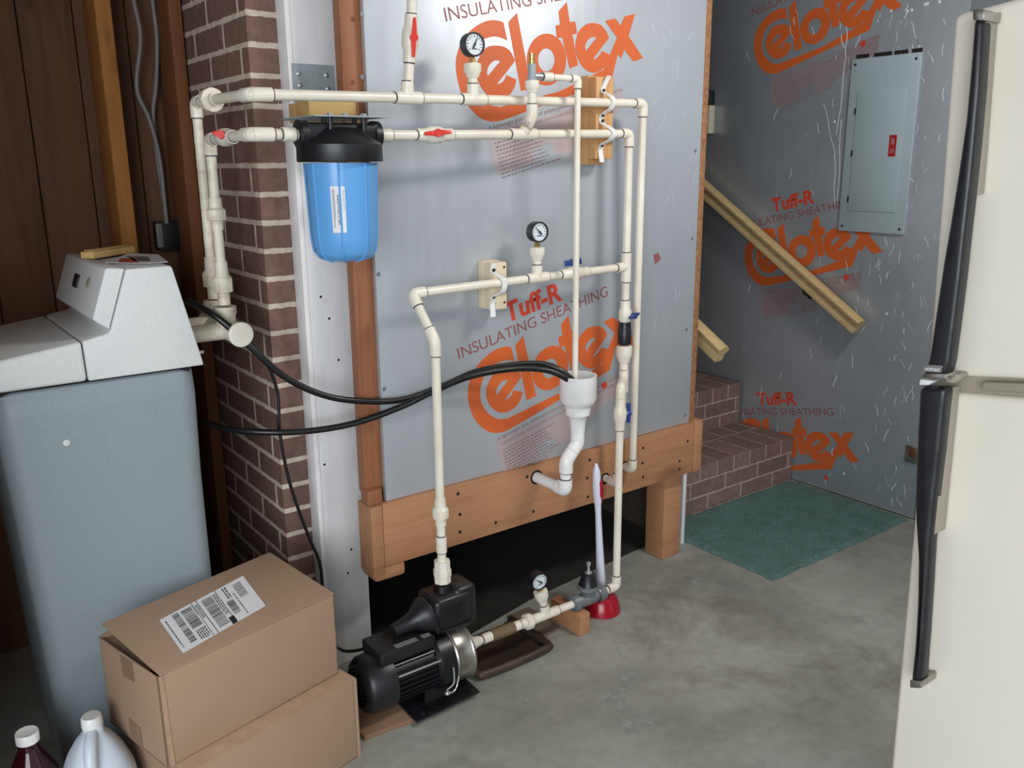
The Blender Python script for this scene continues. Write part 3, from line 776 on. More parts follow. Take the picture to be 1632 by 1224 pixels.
# ================================================================ upper line
t = thing('water_pipe', 'uppermost white pipe run with red valve riser, across post and board to the beam', 'pipe', (1.3,1.9,1.56))
P0 = at(400,150,1.865); P1 = at(1025,165,1.93); dx = (P1-P0).normalized()
T1 = inter(P0, P1, 650); T2 = inter(P0, P1, 754)
E1 = atx(312,163,P0.x+0.002); 
straight('pipe', t, P0, T1); straight('pipe', t, T1, T2); straight('pipe', t, T2, P1)
tee(t, T1, dx, ZV); tee(t, T2, dx, ZV)
VP = at(654, 62, T1.y-0.004); top = T1+(VP-T1)*((2.3-T1.z)/(VP.z-T1.z)); rv_ = (top-T1).normalized()
straight('pipe', t, T1, top, R1)
vz = inter  # riser valve at pixel row 60
valve(t, VP, rv_, V((-0.2,-0.97,0)), lever='red', L=0.105, lv=0.042)
elbow(t, P0, dx, YV, L=0.045)
straight('pipe', t, P0, E1)
union(t, inter(P0, E1, 336), YV, L=0.075, big=2.25)
elbow(t, E1, -YV, -ZV)
EB = V((E1.x, E1.y, 1.19)); straight('pipe', t, E1, EB, mat='pvc_dirty')
PB = at(1008,748,1.965); elbow(t, P1, -dx, PB-P1)
straight('pipe', t, P1, PB)
elbow(t, PB, P1-PB, YV, L=0.034); straight('pipe', t, PB, V((PB.x,2.06,PB.z)))
adapter(t, T2+ZV*0.036, ZV, 0.05)
gauge(T2+ZV*0.085, ZV, (-0.08,-1,-0.02), 'black-rimmed pressure gauge on the uppermost pipe, highest of the three gauges', needle=0.45)

# ================================================================ filter line
FY = 1.845
fc = at(540,215,FY)
t = thing('water_pipe', 'second white pipe run feeding the blue filter, with red lever valves', 'pipe', (1.3,1.88,1.49))
Q0 = at(402,214,FY); QE = atx(334,222,Q0.x); Q1 = at(1003,213,1.925)
straight('pipe', t, Q0, V((fc.x-0.09,fc.y,fc.z)), mat='pvc_dirty')
coupling(t, V((fc.x-0.118,fc.y,fc.z)), XV, 0.028, name='adapter')
elbow(t, Q0, XV, YV, L=0.045); straight('pipe', t, Q0, QE)
valve(t, Q0+(QE-Q0)*0.60, YV, V((-0.55,-0.8,0.15)), L=0.10, lever='red', lv=0.017, lh=0.016)
elbow(t, QE, -YV, -ZV, mat='pvc_dirty'); QB = V((QE.x,QE.y,1.19)); straight('pipe', t, QE, QB, mat='pvc_dirty')
union(t, V((QE.x,QE.y,1.305)), ZV, L=0.075, mat='pvc_dirty', big=1.9)
for p in (EB, QB):
    union(t, V((p.x,p.y,1.14)), ZV, L=0.105, big=1.95, mat='pvc_dirty')
Qs = V((fc.x+0.09,fc.y,fc.z)); dq = (Q1-Qs).normalized()
straight('pipe', t, Qs, Q1)
coupling(t, Qs+dq*0.028, dq, 0.028, name='adapter')
valve(t, inter(Qs, Q1, 692), dq, V((-0.2,-0.95,0.15)), L=0.105, lever='red', lv=0.034)
WY = inter(Qs, Q1, 833)
rise = at(848,186,1.865); wd = (rise-WY).normalized()
b = MB(); b.tube([WY-dq*0.045, WY+dq*0.045], R1*1.26, 20); b.tube([WY-wd*0.0, WY+wd*0.040], R1*1.26, 20)
for s_ in (-1,1): band(b, WY+dq*s_*0.046, dq, R1*1.12)
band(b, WY+wd*0.041, wd, R1*1.12)
obj('wye', b, ['pvc','primer'], t)
straight('pipe', t, WY, rise); elbow(t, rise, -wd, ZV, L=0.030)
RV = V((rise.x, rise.y, at(848,152,1.865).z)); straight('pipe', t, rise, RV)
adapter(t, RV-ZV*0.006, ZV, 0.043, 0.0118, name='threaded_adapter')
rv0 = RV+ZV*0.036
q = V((rise.x,rise.y,at(862,122,1.865).z))
coupling(t, q+XV*0.050, XV, 0.03, 0.0095)
DT = at(921,125,1.865); DT = V((DT.x, rise.y, q.z)); straight('pipe', t, q+XV*0.04, DT, 0.0085)
elbow(t, DT, -XV, -ZV, 0.0085, 0.024); DB = V((DT.x,DT.y,0.80)); straight('pipe', t, DT, DB, 0.0085)
elbow(t, Q1, -dq, -ZV); TB = at(1000,425,1.925); TB = V((Q1.x,Q1.y,TB.z)); straight('pipe', t, Q1, TB)
# relief valve
t2 = thing('relief_valve', 'small brass relief valve standing in front of the foil board lettering', 'valve', rv0)
b = MB(); b.lathe(rv0, ZV, [(0,0.0125),(0.006,0.0125),(0.007,0.0105),(0.040,0.0105),(0.041,0.008)], 18); obj('body', b, 'zinc', t2)
b = MB(); b.tube([q, q+XV*0.038], 0.0085, 14); obj('outlet', b, 'screw_light', t2)
b = MB(); b.lathe(rv0+ZV*0.040, ZV, [(0,0.0085),(0.010,0.0085),(0.011,0.0075),(0.022,0.0075),(0.022,0.0085),(0.026,0.0085)], 14); obj('cap', b, 'brass', t2)

# ================================================================ filter
t = thing('water_filter', 'blue water filter canister with black cap hanging in front of the white post', 'filter', (fc.x,fc.y,1.2))
zb = at(540,258,FY-0.085).z; zt = at(540,226,FY-0.085).z; zs = at(545,421,FY-0.05).z
c = V((fc.x,fc.y,0))
b = MB(); b.lathe(c, ZV, [(zb,0.088),(zb,0.0935),(zb+0.003,0.095),(zt-0.004,0.094),(zt,0.090),(zt+0.014,0.070),(zt+0.030,0.050),(zt+0.036,0)], 40)
for i in range(36):
    a = 2*PI*i/36
    b.obox((c.x+0.0945*math.cos(a), c.y+0.0945*math.sin(a), (zb+zt)/2), ((math.cos(a),math.sin(a),0),(-math.sin(a),math.cos(a),0),(0,0,1)), (0.0012,0.003,(zt-zb)*0.42)) if False else None
obj('cap_ring', b, 'black', t)
b = MB()
b.tube([(fc.x-0.092,fc.y,fc.z),(fc.x+0.092,fc.y,fc.z)], 0.026, 24)
b.box(fc.x-0.085, fc.x+0.085, fc.y-0.026, fc.y+0.026, fc.z-0.005, fc.z+0.024, bev=0.004)
for s_ in (-1, 1): b.lathe((fc.x+s_*0.080,fc.y,fc.z), (s_,0,0), [(0,0.031),(0.016,0.031),(0.018,0.022)], 24)
obj('head', b, 'black', t)
for (dx_, dy_) in ((-0.035,-0.034),(0.045,-0.034),(-0.02,0.03),(0.055,0.03)):
    b = MB(); b.tube([(fc.x+dx_,fc.y+dy_,zt+0.01),(fc.x+dx_,fc.y+dy_,fc.z+0.036)], 0.0055, 10); obj('mount_lug', b, 'black', t)
b = MB(); prof = [(zs,0),(zs+0.002,0.035),(zs+0.010,0.058),(zs+0.025,0.069),(zs+0.055,0.0735),(zb-0.002,0.079)]
b.lathe(c, ZV, prof, 44)
for i in range(8):
    a = 2*PI*(i+0.35)/8; ca, sa = math.cos(a), math.sin(a)
    pts = [V((c.x+r*ca, c.y+r*sa, z)) for z, r in prof[1:]]
    b.tube(pts, 0.0030, 8)
obj('sump', b, 'sump_blue', t)
# label on the sump
sd_ = V((-fc.x,-fc.y,0)).normalized(); a0 = math.atan2(sd_.y, sd_.x)-0.12
zl0, zl1 = at(540,372,FY-0.075).z, at(540,297,FY-0.075).z
b = MB(); n = 8; hw = 0.20
def lp(a, z, e=0.0008): 
    r = 0.0725+(0.079-0.0725)*(z-zs-0.06)/(zb-0.062-zs)+0.0012+e
    return V((c.x+r*math.cos(a), c.y+r*math.sin(a), z))
for i in range(n):
    a1, a2 = a0-hw+2*hw*i/n, a0-hw+2*hw*(i+1)/n
    b.add([lp(a1,zl0), lp(a2,zl0), lp(a2,zl1), lp(a1,zl1)], [(0,1,2,3)])
lab = obj('label', b, 'paper', t, 'white paper label with vertical writing', recalc=False)
b = MB(); me = textmesh('waterfilters.net'); xs = [v.co.x for v in me.vertices]; xl, xr = min(xs), max(xs)
b.mesh(me, lambda q_: lp(a0-0.03+(q_.y)*0.12, zl1-(zl1-zl0)*(0.17+0.66*(q_.x-xl)/(xr-xl)), 0.0014))
for k, (a_, l_) in enumerate(((0.10,0.7),(0.125,0.9),(0.15,0.9),(-0.155,0.5))):
    b.add([lp(a0-a_,zl1-0.006,0.0013), lp(a0-a_+0.008,zl1-0.006,0.0013), lp(a0-a_+0.008,zl1-(zl1-zl0)*l_,0.0013), lp(a0-a_,zl1-(zl1-zl0)*l_,0.0013)], [(0,1,2,3)])
obj('label_text', b, 'ink', lab, recalc=False)
b = MB(); b.box(fc.x-0.078, fc.x+0.10, fc.y-0.05, 1.965, fc.z+0.036, fc.z+0.039); b.box(fc.x-0.078, fc.x+0.10, 1.962, 1.968, fc.z+0.034, fc.z+0.039)
obj('mount_bracket', b, 'zinc', t)
for dx_ in (-0.035, 0.0, 0.045):
    b = MB(); b.lathe((fc.x+dx_,fc.y-0.034,fc.z+0.039), ZV, [(0,0.008),(0.005,0.008),(0.006,0)], 6); obj('bolt', b, 'screw_light', t)
fb0, fb1 = at(492,195,1.97), at(566,163,1.97)
t = thing('mounting_block', 'tan wood block above the blue filter, fixed to the white post', 'block', (0.94,2.05,1.51))
b = MB(); b.box(0.884, 1.004, 1.97, 2.045, 1.5225, 1.566, bev=0.002); obj('front_block', b, 'pine_y', t)
b = MB(); b.box(0.900, 1.012, 2.046, 2.125, 1.515, 1.560, bev=0.002); obj('rear_block', b, 'pine_y', t)

# ================================================================ lower discharge line with gauge
t = thing('water_pipe', 'white pipe rising from the pump, bending back and crossing the lower foil lettering', 'pipe', (1.13,1.85,0.3))
PX, PY = 1.130, 1.85
K = at(690,545,PY); K = V((PX,PY,K.z)); Lc = at(657,468,1.93); dR = (TB-Lc).normalized()
pb = V((PX,PY,0.33)); straight('pipe', t, pb, K); elbow(t, K, -ZV, Lc-K, L=0.036)
straight('pipe', t, K, Lc); elbow(t, Lc, K-Lc, dR, L=0.036); straight('pipe', t, Lc, TB)
union(t, V((PX,PY,at(705,815,PY).z)), ZV, L=0.075, big=1.8)
coupling(t, V((PX,PY,at(707,866,PY).z)), ZV, 0.045)
b = MB(); z_ = at(710,910,PY).z; b.lathe((PX,PY,z_-0.028), ZV, [(0,0.023),(0.018,0.023),(0.02,0.025),(0.036,0.025),(0.037,0.022),(0.062,0.022)], 8); obj('threaded_adapter', b, 'pvc', t)
T3 = inter(Lc, TB, 856); tee(t, T3, dR, ZV); adapter(t, T3+ZV*0.036, ZV, 0.05)
valve(t, inter(Lc, TB, 915), dR, V((-0.05,0.1,0.95)), L=0.10, lever='blue', lv=0.030, lh=0.017)
gauge(T3+ZV*0.085, ZV, (-0.08,-1,-0.02), 'pressure gauge with pale face on the pipe above the red lettering of the foil board', needle=-0.75)
# tee on the vertical
b = MB(); b.tube([TB-ZV*0.045, TB+ZV*0.042], R1*1.26, 20); b.tube([TB, TB-dR*0.040], R1*1.26, 20)
band(b, TB+ZV*0.043, ZV, R1*1.12); band(b, TB-ZV*0.046, ZV, R1*1.12); band(b, TB-dR*0.041, dR, R1*1.12)
obj('tee', b, ['pvc','primer'], t)

# ================================================================ right vertical and suction line
t = thing('water_pipe', 'white pipe stack from the side tee down to the floor line with two blue valves', 'pipe', (1.8,1.9,0.1))
vx, vy = Q1.x, Q1.y
zv = lambda py, Y=vy: at(997, py, Y).z
straight('pipe', t, TB, V((vx,vy,zv(520))))
valve(t, V((vx,vy,zv(502))), ZV, V((0.42,-0.9,0)), L=0.09, lever='blue', lv=0.032, ld=(0.9,0.42,0.06), lh=0.012)
b = MB(); b.lathe((vx,vy,zv(548)), ZV, [(0,0.019),(0.006,0.021),(0.046,0.021),(0.050,0.019),(0.07,0.019)], 20); obj('check_valve', b, 'black', t, 'black plastic fitting')
adapter(t, V((vx,vy,zv(588))), ZV, zv(550)-zv(588), 0.016, name='threaded_adapter')
Tz = zv(604); TJ = V((vx,vy,Tz)); FX, FYY = 1.785, 1.86
d_ = (V((FX,FYY,Tz))-TJ).normalized()
b = MB(); b.tube([TJ-ZV*0.04, TJ+ZV*0.03], R1*1.26, 20); b.tube([TJ, TJ+d_*0.05], R1*1.26, 20); obj('tee', b, 'pvc', t)
FT = V((FX,FYY,Tz)); elbow(t, FT, -d_, -ZV, L=0.034)
straight('pipe', t, TJ, FT)
FB = at(980,938,FYY); FB = V((FX,FYY,0.098))
straight('pipe', t, FT, FB)
valve(t, V((FX,FYY,at(988,660,FYY).z)), ZV, V((0.9,-0.2,0)), L=0.10, lever='blue', lv=0.030, lh=0.011)
BJ = V((vx+0.002,1.945,at(993,768,1.945).z)); straight('pipe', t, TJ, BJ)
elbow(t, BJ, ZV, YV, L=0.034); hp = V((BJ.x,2.06,BJ.z+0.004)); straight('pipe', t, BJ, hp)
elbow(t, FB, ZV, -XV, L=0.036)
SZ, SY = 0.095, FYY
straight('pipe', t, FB, V((1.72,SY,SZ)))
straight('pipe', t, V((1.21,SY,SZ)), V((1.60,SY,SZ)))
T4 = V((1.497,SY,SZ)); tee(t, T4, XV, V((-0.25,0,0.95)), L=0.044)
up4 = V((-0.25,0,0.95)).normalized(); adapter(t, T4+up4*0.034, up4, 0.055)
union(t, V((1.43,SY,SZ)), XV, L=0.055, big=1.95)
coupling(t, V((1.385,SY,SZ)), XV, 0.022); coupling(t, V((1.278,SY,SZ)), XV, 0.030, name='adapter')
union(t, V((1.232,SY,SZ)), XV, L=0.04, big=1.45)
b = MB(); b.tube([(1.295,SY,SZ),(1.372,SY,SZ)], 0.0185, 20); obj('clear_section', b, 'clear_pipe', t, 'short brownish clear pipe section')
gauge(T4+up4*0.09, up4, (-0.15,-1,0.0), 'small black pressure gauge just above the floor by the wood block', R=0.028, needle=-0.7, stem=0.010)
# pressure regulator
t = thing('pressure_regulator', 'grey metal pressure regulator on the floor pipe beside the red plunger', 'valve', (1.66,SY,0.075))
b = MB(); b.lathe((1.600,SY,SZ), XV, [(0,0.024),(0.022,0.026),(0.024,0.019),(0.05,0.022),(0.09,0.022),(0.10,0.018),(0.105,0.026),(0.128,0.024)], 22)
obj('body', b, 'galv', t)
b = MB(); b.lathe((1.665,SY,SZ), ZV, [(0,0.018),(0.022,0.024),(0.034,0.034),(0.046,0.034)], 24); obj('bonnet_seat', b, 'galv', t)
b = MB(); b.lathe((1.665,SY,SZ+0.046), ZV, [(0,0.030),(0.004,0.028),(0.034,0.021),(0.038,0.021),(0.040,0.012)], 22); obj('bonnet', b, 'black', t)
b = MB(); b.lathe((1.665,SY,SZ+0.085), ZV, [(0,0.012),(0.004,0.012),(0.005,0.005),(0.026,0.004),(0.027,0.007),(0.036,0.0075),(0.038,0)], 12); obj('adjusting_screw', b, 'screw_light', t)
b = MB(); b.lathe((1.700,SY,SZ), XV, [(0,0.025),(0.008,0.026),(0.010,0.025)], 18); obj('ring', b, 'steel', t)
# wood block below
b = MB(); b.box(1.600, 1.640, 1.822, 1.965, 0.0, 0.071, bev=0.002)
tag(obj('support_block', b, 'beam'), 'reddish wood block standing on the floor under the regulator pipe', 'block')

# ================================================================ mounting blocks and straps on board A
t = thing('mounting_block', 'tall pine block behind the upper pipes at the right of the foil board', 'block', (1.80,1.99,1.40))
b = MB(); b.box(1.745, 1.812, 1.945, 1.979, 1.424, 1.650, bev=0.003); obj('front_piece', b, 'pine', t)
b = MB(); b.box(1.745, 1.810, 1.980, DA-0.001, 1.408, 1.655, bev=0.003); obj('rear_piece', b, 'pine', t)
t = thing('mounting_block', 'pale wood block left of the red lettering, holding the lower pipe', 'block', (1.40,1.98,1.02))
b = MB(); b.box(1.378, 1.430, 1.952, 1.985, 1.022, 1.152, bev=0.002); obj('front_block', b, 'pale_wood', t)
b = MB(); b.box(1.377, 1.430, 1.986, DA-0.001, 1.022, 1.154, bev=0.002); obj('rear_block', b, 'pale_wood', t)
b = MB()
for (x, z) in ((1.387,1.138),(1.421,1.138),(1.387,1.04),(1.421,1.04)): b.lathe((x,1.952,z), (0,-1,0), [(0,0.0035),(0.001,0.0035),(0.0012,0)], 10)
obj('screw_hole', b, 'ink', t)
def strap(label, pts, wd, holes):
    t = thing('pipe_strap', label, 'strap', pts[0], 'white pipe straps')
    pts = spline(pts, 6); b = MB(); hw = wd/2; th = 0.0016
    for p, q in zip(pts, pts[1:]):
        n_ = (q-p).cross(XV).normalized()*th
        b.add([p-XV*hw-n_, p+XV*hw-n_, q+XV*hw-n_, q-XV*hw-n_, p-XV*hw+n_, p+XV*hw+n_, q+XV*hw+n_, q-XV*hw+n_], [(0,1,2,3),(7,6,5,4),(0,3,7,4),(1,5,6,2)])
    obj('band', b, 'pvc_white', t, angle=60)
    for h_ in holes:
        b = MB(); b.lathe(V(h_), (0,-1,0), [(0,0.005),(0.002,0.005),(0.003,0)], 10); obj('screw', b, 'screw', t)
    return t
pu = inter(P0, P1, 972); pl = inter(Qs, Q1, 966); xs_ = 1.845
yF = 1.9425
def Y_(p): return p.y-R1-0.003
xA = pu.x-0.006
strap('white plumber strap over the two upper pipes on the tall pine block',
      [(xA+0.012,yF-0.008,1.652),(xA+0.004,yF,1.63),(xA-0.004,yF-0.002,1.610),(xA+0.004,Y_(pu)+0.008,1.596),(xA+0.008,Y_(pu),pu.z),(xA+0.002,Y_(pu)+0.010,1.560),(xA-0.006,yF-0.002,1.545),(xA-0.006,yF-0.001,1.525),(xA,Y_(pl)+0.008,1.508),(xA+0.006,Y_(pl),pl.z),(xA-0.002,Y_(pl)+0.010,1.476),(xA-0.008,yF,1.458),(xA-0.008,yF-0.006,1.415)], 0.016,
      [(xA-0.004,yF-0.004,1.612),(xA-0.006,yF-0.004,1.545),(xA-0.006,yF-0.004,1.53),(xA-0.007,yF-0.004,1.462)])
p2 = inter(Lc, TB, 797)
x2 = p2.x
strap('white plumber strap over the lower pipe on the pale wood block',
      [(x2-0.006,1.948,1.150),(x2-0.008,1.948,1.128),(x2,Y_(p2)+0.006,1.114),(x2+0.006,Y_(p2),p2.z),(x2,Y_(p2)+0.006,p2.z-0.026),(x2-0.010,1.948,1.056),(x2-0.014,1.944,1.005)], 0.016,
      [(x2-0.008,1.946,1.133),(x2-0.010,1.946,1.060)])

# ================================================================ drain funnel
t = thing('drain_funnel', 'white drain funnel and offset pipe under the thin vertical pipe, entering the beam', 'drain', (DT.x,DT.y,0.47))
dc = V((DT.x+0.012, DT.y, 0)); zf = lambda py: at(924, py, DT.y).z
b = MB(); b.lathe(dc, ZV, [(zf(648),0.034),(zf(642),0.046),(zf(634),0.054),(zf(598),0.054),(zf(597),0.0545),(zf(597),0.049),(zf(612),0.047),(zf(632),0.046),(zf(634),0)], 36); obj('cup', b, 'pvc_white', t)
b = MB(); b.lathe(dc, ZV, [(zf(692),0.020),(zf(668),0.024),(zf(662),0.030),(zf(659),0.036),(zf(646),0.038)], 30); obj('reducer', b, 'pvc_white', t)
f1 = V((dc.x,dc.y,zf(705))); f2 = V((at(902,735,DT.y).x,dc.y,at(902,735,DT.y).z)); f3 = V((f2.x-0.002,dc.y,at(897,782,DT.y).z))
straight('pipe', t, V((dc.x,dc.y,zf(668))), f1, 0.0165, 'pvc_white')
elbow(t, f1, ZV, f2-f1, 0.0165, 0.030, 'pvc_white'); elbow(t, f2, f1-f2, -ZV, 0.0165, 0.034, 'pvc_white')
straight('pipe', t, f1, f2, 0.0165, 'pvc_white'); straight('pipe', t, f2, f3, 0.0165, 'pvc_white')
elbow(t, f3, ZV, YV, 0.0165, 0.034, 'pvc_white'); straight('pipe', t, f3, V((f3.x,2.02,f3.z)), 0.0165, 'pvc_white')

beam_ = bpy.data.objects['platform_beam']
for (x, z, r) in ((f3.x, f3.z, 0.023), (PB.x, PB.z, 0.018), (BJ.x, BJ.z, 0.020)):
    b = MB(); b.lathe((x,2.0028,z), (0,-1,0), [(0,r),(0.0004,r),(0.0005,0)], 20); obj('pipe_hole', b, 'dark', beam_, 'dark drilled hole round a pipe')
q = at(1047,411,DA); b = MB(); b.prism([(q.x-0.016,DA-0.0003,q.z+0.012),(q.x-0.008,DA-0.0003,q.z-0.02),(q.x+0.018,DA-0.0003,q.z-0.006),(q.x+0.006,DA-0.0003,q.z+0.016)], (0,-0.0006,0)); obj('torn_spot', b, 'printline', boardA, 'small dark reddish torn spot')
# ================================================================ tubes
def hose(name, label, px, r, n=8):
    b = MB(); b.tube(spline([at(x, y, Y) for x, y, Y in px], n), r, 12); tag(obj(name, b, 'rubber'), label, 'hose'); 
hose('drain_tube', 'black drain tube hanging in the upper loop from the softener to the funnel', [(300,480,2.17),(345,505,2.08),(400,553,2.05),(450,598,2.04),(510,628,2.03),(570,639,2.02),(640,637,2.0),(705,615,1.99),(760,592,1.97),(820,581,1.94),(865,580,1.91),(893,590,1.88),(912,606,1.860),(917,622,1.850)], 0.0085)
hose('drain_tube', 'black overflow tube in the lower loop, crossing the upper tube before the funnel', [(325,672,2.30),(365,684,2.16),(430,689,2.08),(500,686,2.05),(570,673,2.02),(640,648,1.985),(690,624,1.96),(750,600,1.945),(820,588,1.92),(870,590,1.885),(900,602,1.86),(920,618,1.845)], 0.0085)
hose('power_cord', 'thin black cord running down past the brick pier to the pump', [(318,488,2.17),(370,515,2.12),(420,570,2.10),(442,625,2.10),(446,690,2.10),(462,770,2.095),(490,850,2.09),(510,900,2.085),(516,960,2.07),(526,1010,2.05),(545,1036,2.02),(580,1034,1.98),(625,1018,1.93)], 0.0045)

# ================================================================ softener
SYA, SYB = 2.02, 2.44
t = thing('water_softener', 'tall grey water softener cabinet with pale top, left of the brick pier', 'water softener', (0.37,2.23,0))
b = MB()
def rrect(x0, x1, y0, y1, r, n=6):
    out = []
    for cx_, cy_, a in ((x1-r,y1-r,0),(x0+r,y1-r,1),(x0+r,y0+r,2),(x1-r,y0+r,3)):
        for k in range(n+1):
            an = a*PI/2+PI/2*k/n; out.append((cx_+r*math.cos(an), cy_+r*math.sin(an)))
    return out
zs_ = [0.0,0.02,0.10,0.35,0.70,0.90,0.955,0.962]; ins = [0.01,0.0,0.002,0.006,0.006,0.002,0.004,0.012]
rings = []
for z, i_ in zip(zs_, ins):
    rings.append([b.bm.verts.new((x, y, z)) for x, y in rrect(0.168+i_+0.040*(1-z/0.962)**1.2, 0.592-i_, SYA+i_, SYB-i_, 0.045)])
n = len(rings[0])
for A_, B_ in zip(rings, rings[1:]):
    for k in range(n): b.bm.faces.new((A_[k], A_[(k+1) % n], B_[(k+1) % n], B_[k]))
b.bm.faces.new(rings[0][::-1]); b.bm.faces.new(rings[-1])
obj('cabinet', b, 'softbody', t, angle=50)
def side(poly, name, mat, y0, y1, bev=0.006, seg=3, parent=None):
    b = MB(); b.prism([(x, y0, z) for x, z in poly], (0, y1-y0, 0), 0, bev, seg); return obj(name, b, mat, parent or t, angle=50)
b = MB(); b.box(0.185, 0.575, SYA+0.015, SYB-0.015, 0.955, 0.972); obj('seam', b, 'dark', t)
side([(0.357,0.968),(0.604,0.968),(0.600,0.99),(0.556,1.196),(0.552,1.202),(0.459,1.201),(0.413,1.072),(0.405,1.066),(0.355,1.056)], 'top_shell', 'softtop', SYA-0.004, SYB+0.004, 0.008)
side([(0.155,0.968),(0.354,0.968),(0.352,1.0555),(0.20,1.036),(0.170,1.026),(0.155,1.005)], 'salt_lid', 'softtop', SYA-0.004, SYB+0.004, 0.008)
b = MB(); b.box(0.19,0.345,SYA+0.05,SYB-0.05,1.028,1.034); 
cp = side([(0.381,1.100),(0.390,1.090),(0.412,1.074),(0.4575,1.202),(0.424,1.206),(0.418,1.204)], 'control_cover', 'softtop', SYA+0.002, SYB-0.002, 0.007)
nrm = V((-0.105,0,0.038)).normalized(); upv = V((0.037,0,0.104)).normalized()
def onpanel(f, y): return V((0.381+0.037*f, y, 1.100+0.104*f))+nrm*0.0012
q = onpanel(0.55, 2.255); b = MB(); b.obox(q, (YV, upv, nrm), (0.024,0.016,0.0025), 0, 0.002); obj('display', b, 'black', cp, 'small dark display')
q = onpanel(0.62, 2.135); b = MB(); b.lathe(q, nrm, [(0,0.012),(0.001,0.012),(0.002,0.010),(0.0022,0)], 20); obj('badge', b, 'gasket', cp)
b = MB(); q = at(106,706,SYA+0.003); b.lathe((q.x,SYA+0.006,q.z), (0,-1,0), [(0,0.007),(0.003,0.007),(0.004,0.003),(0.002,0)], 14); obj('screw', b, 'softtop', t)
b = MB(); b.lathe((0.602,2.06,0.99), XV, [(0,0.004),(0.016,0.004),(0.018,0)], 10); obj('clip', b, 'pvc', t)
# bypass manifold under the two pipes
zc = 1.035; cx_ = (EB.x+QB.x)/2
t = thing('bypass_valve', 'grimy white bypass valve joining the softener back to the two pipes', 'valve', (cx_,2.17,zc-0.03))
for p in (EB, QB):
    b = MB()
    b.lathe((p.x,p.y,zc-0.02), ZV, [(0,0.024),(0.045,0.024),(0.05,0.027),(0.068,0.027)], 20)
    b.tube([(0.598,p.y,zc-0.012),(p.x,p.y,zc-0.012)], 0.021, 18)
    obj('port', b, 'pvc_dirty', t)
b = MB(); b.tube([(cx_+0.002,2.05,zc-0.012),(cx_+0.002,2.29,zc-0.012)], 0.026, 24); obj('plunger_barrel', b, 'pvc_dirty', t)
b = MB(); b.lathe((cx_+0.002,2.05,zc-0.012), (0,-1,0), [(0,0.030),(0.008,0.030),(0.009,0.028),(0.010,0.023),(0.008,0)], 24); obj('end_cap', b, 'pvc', t, 'round pale end cap')
# things on the softener
pa = atz(163,408,1.203); 
t = thing('wood_scrap', 'small yellowish wood offcut lying on top of the water softener', 'wood scrap', (pa.x,pa.y,1.203))
A_ = atz(143,413,1.206); B_ = atz(210,402,1.206); dd = (B_-A_); dd.z = 0; L_ = dd.length; dd.normalize(); nn = V((-dd.y,dd.x,0))
b = MB(); b.obox((A_+B_)/2+V((0,0,0.0085))+nn*0.006, (dd,nn,ZV), (L_/2,0.017,0.008), 0, 0.0015); obj('lower_stick', b, 'pine_y', t)
b = MB(); b.obox((A_+B_)/2+V((0,0,0.0165))+nn*0.016+dd*0.004, (dd,nn,ZV), (L_*0.42,0.010,0.0025), 0, 0.001); obj('upper_sliver', b, 'pine_y', t)
b = MB(); q_ = [atz(168,419,1.2045), atz(236,420,1.2045), atz(268,418,1.204), atz(252,406,1.2045), atz(205,404,1.2045)]
n_ = len(q_); b.add(q_+[p+V((0,0,.001)) for p in q_], [tuple(range(n_)), tuple(range(n_,2*n_))]+[(i,(i+1)%n_,n_+(i+1)%n_,n_+i) for i in range(n_)])
pt = thing('leaflet', 'folded printed leaflet lying on top of the water softener', 'paper', (q_[0].x,q_[0].y,1.2045))
obj('sheet', b, 'paper', pt)
b = MB(); q_ = [atz(188,418,1.206), atz(222,418.5,1.206), atz(212,411,1.206), atz(192,412,1.206)]; b.add(q_, [(0,1,2,3)]); obj('red_print', b, 'printred', pt, 'reddish printed patch')
b = MB(); q_ = [atz(215,416,1.206), atz(240,416,1.206), atz(236,409,1.206), atz(200,408,1.206)]; b.add(q_, [(0,1,2,3)]); obj('grey_print', b, 'cable_grey', pt, 'grey printed patch')

# ================================================================ cables on the back wall
for pts, lab in (([(205,-60,2.74),(213,0,2.74),(224,60,2.735),(218,140,2.74),(238,190,2.74),(254,250,2.745),(262,320,2.75),(266,356,2.75)], 'grey cable on the dark back wall, left strand, running down to the box'),
                 ([(240,-60,2.76),(243,0,2.76),(250,60,2.76),(249,130,2.76),(244,180,2.76),(248,230,2.76),(258,300,2.76),(265,356,2.765)], 'grey cable on the dark back wall, right strand beside the reddish corner stud')):
    b = MB(); b.tube(spline([at(*q) for q in pts], 6), 0.0062, 10, flat=None); tag(obj('cable', b, 'cable_grey'), lab, 'cable', 'cables on the back wall')
q = at(266,372,2.76)
t = thing('junction_box', 'small dark wall box with white cord behind the softener pipes', 'box', (q.x,2.78,q.z-0.04))
b = MB(); b.box(q.x-0.03, q.x+0.035, 2.752, 2.799, q.z-0.05, q.z+0.035, bev=0.003); obj('box', b, 'black', t)
b = MB(); b.box(q.x-0.034, q.x-0.016, 2.744, 2.752, q.z-0.04, q.z+0.03, bev=0.002); obj('plug', b, 'cable_grey', t)

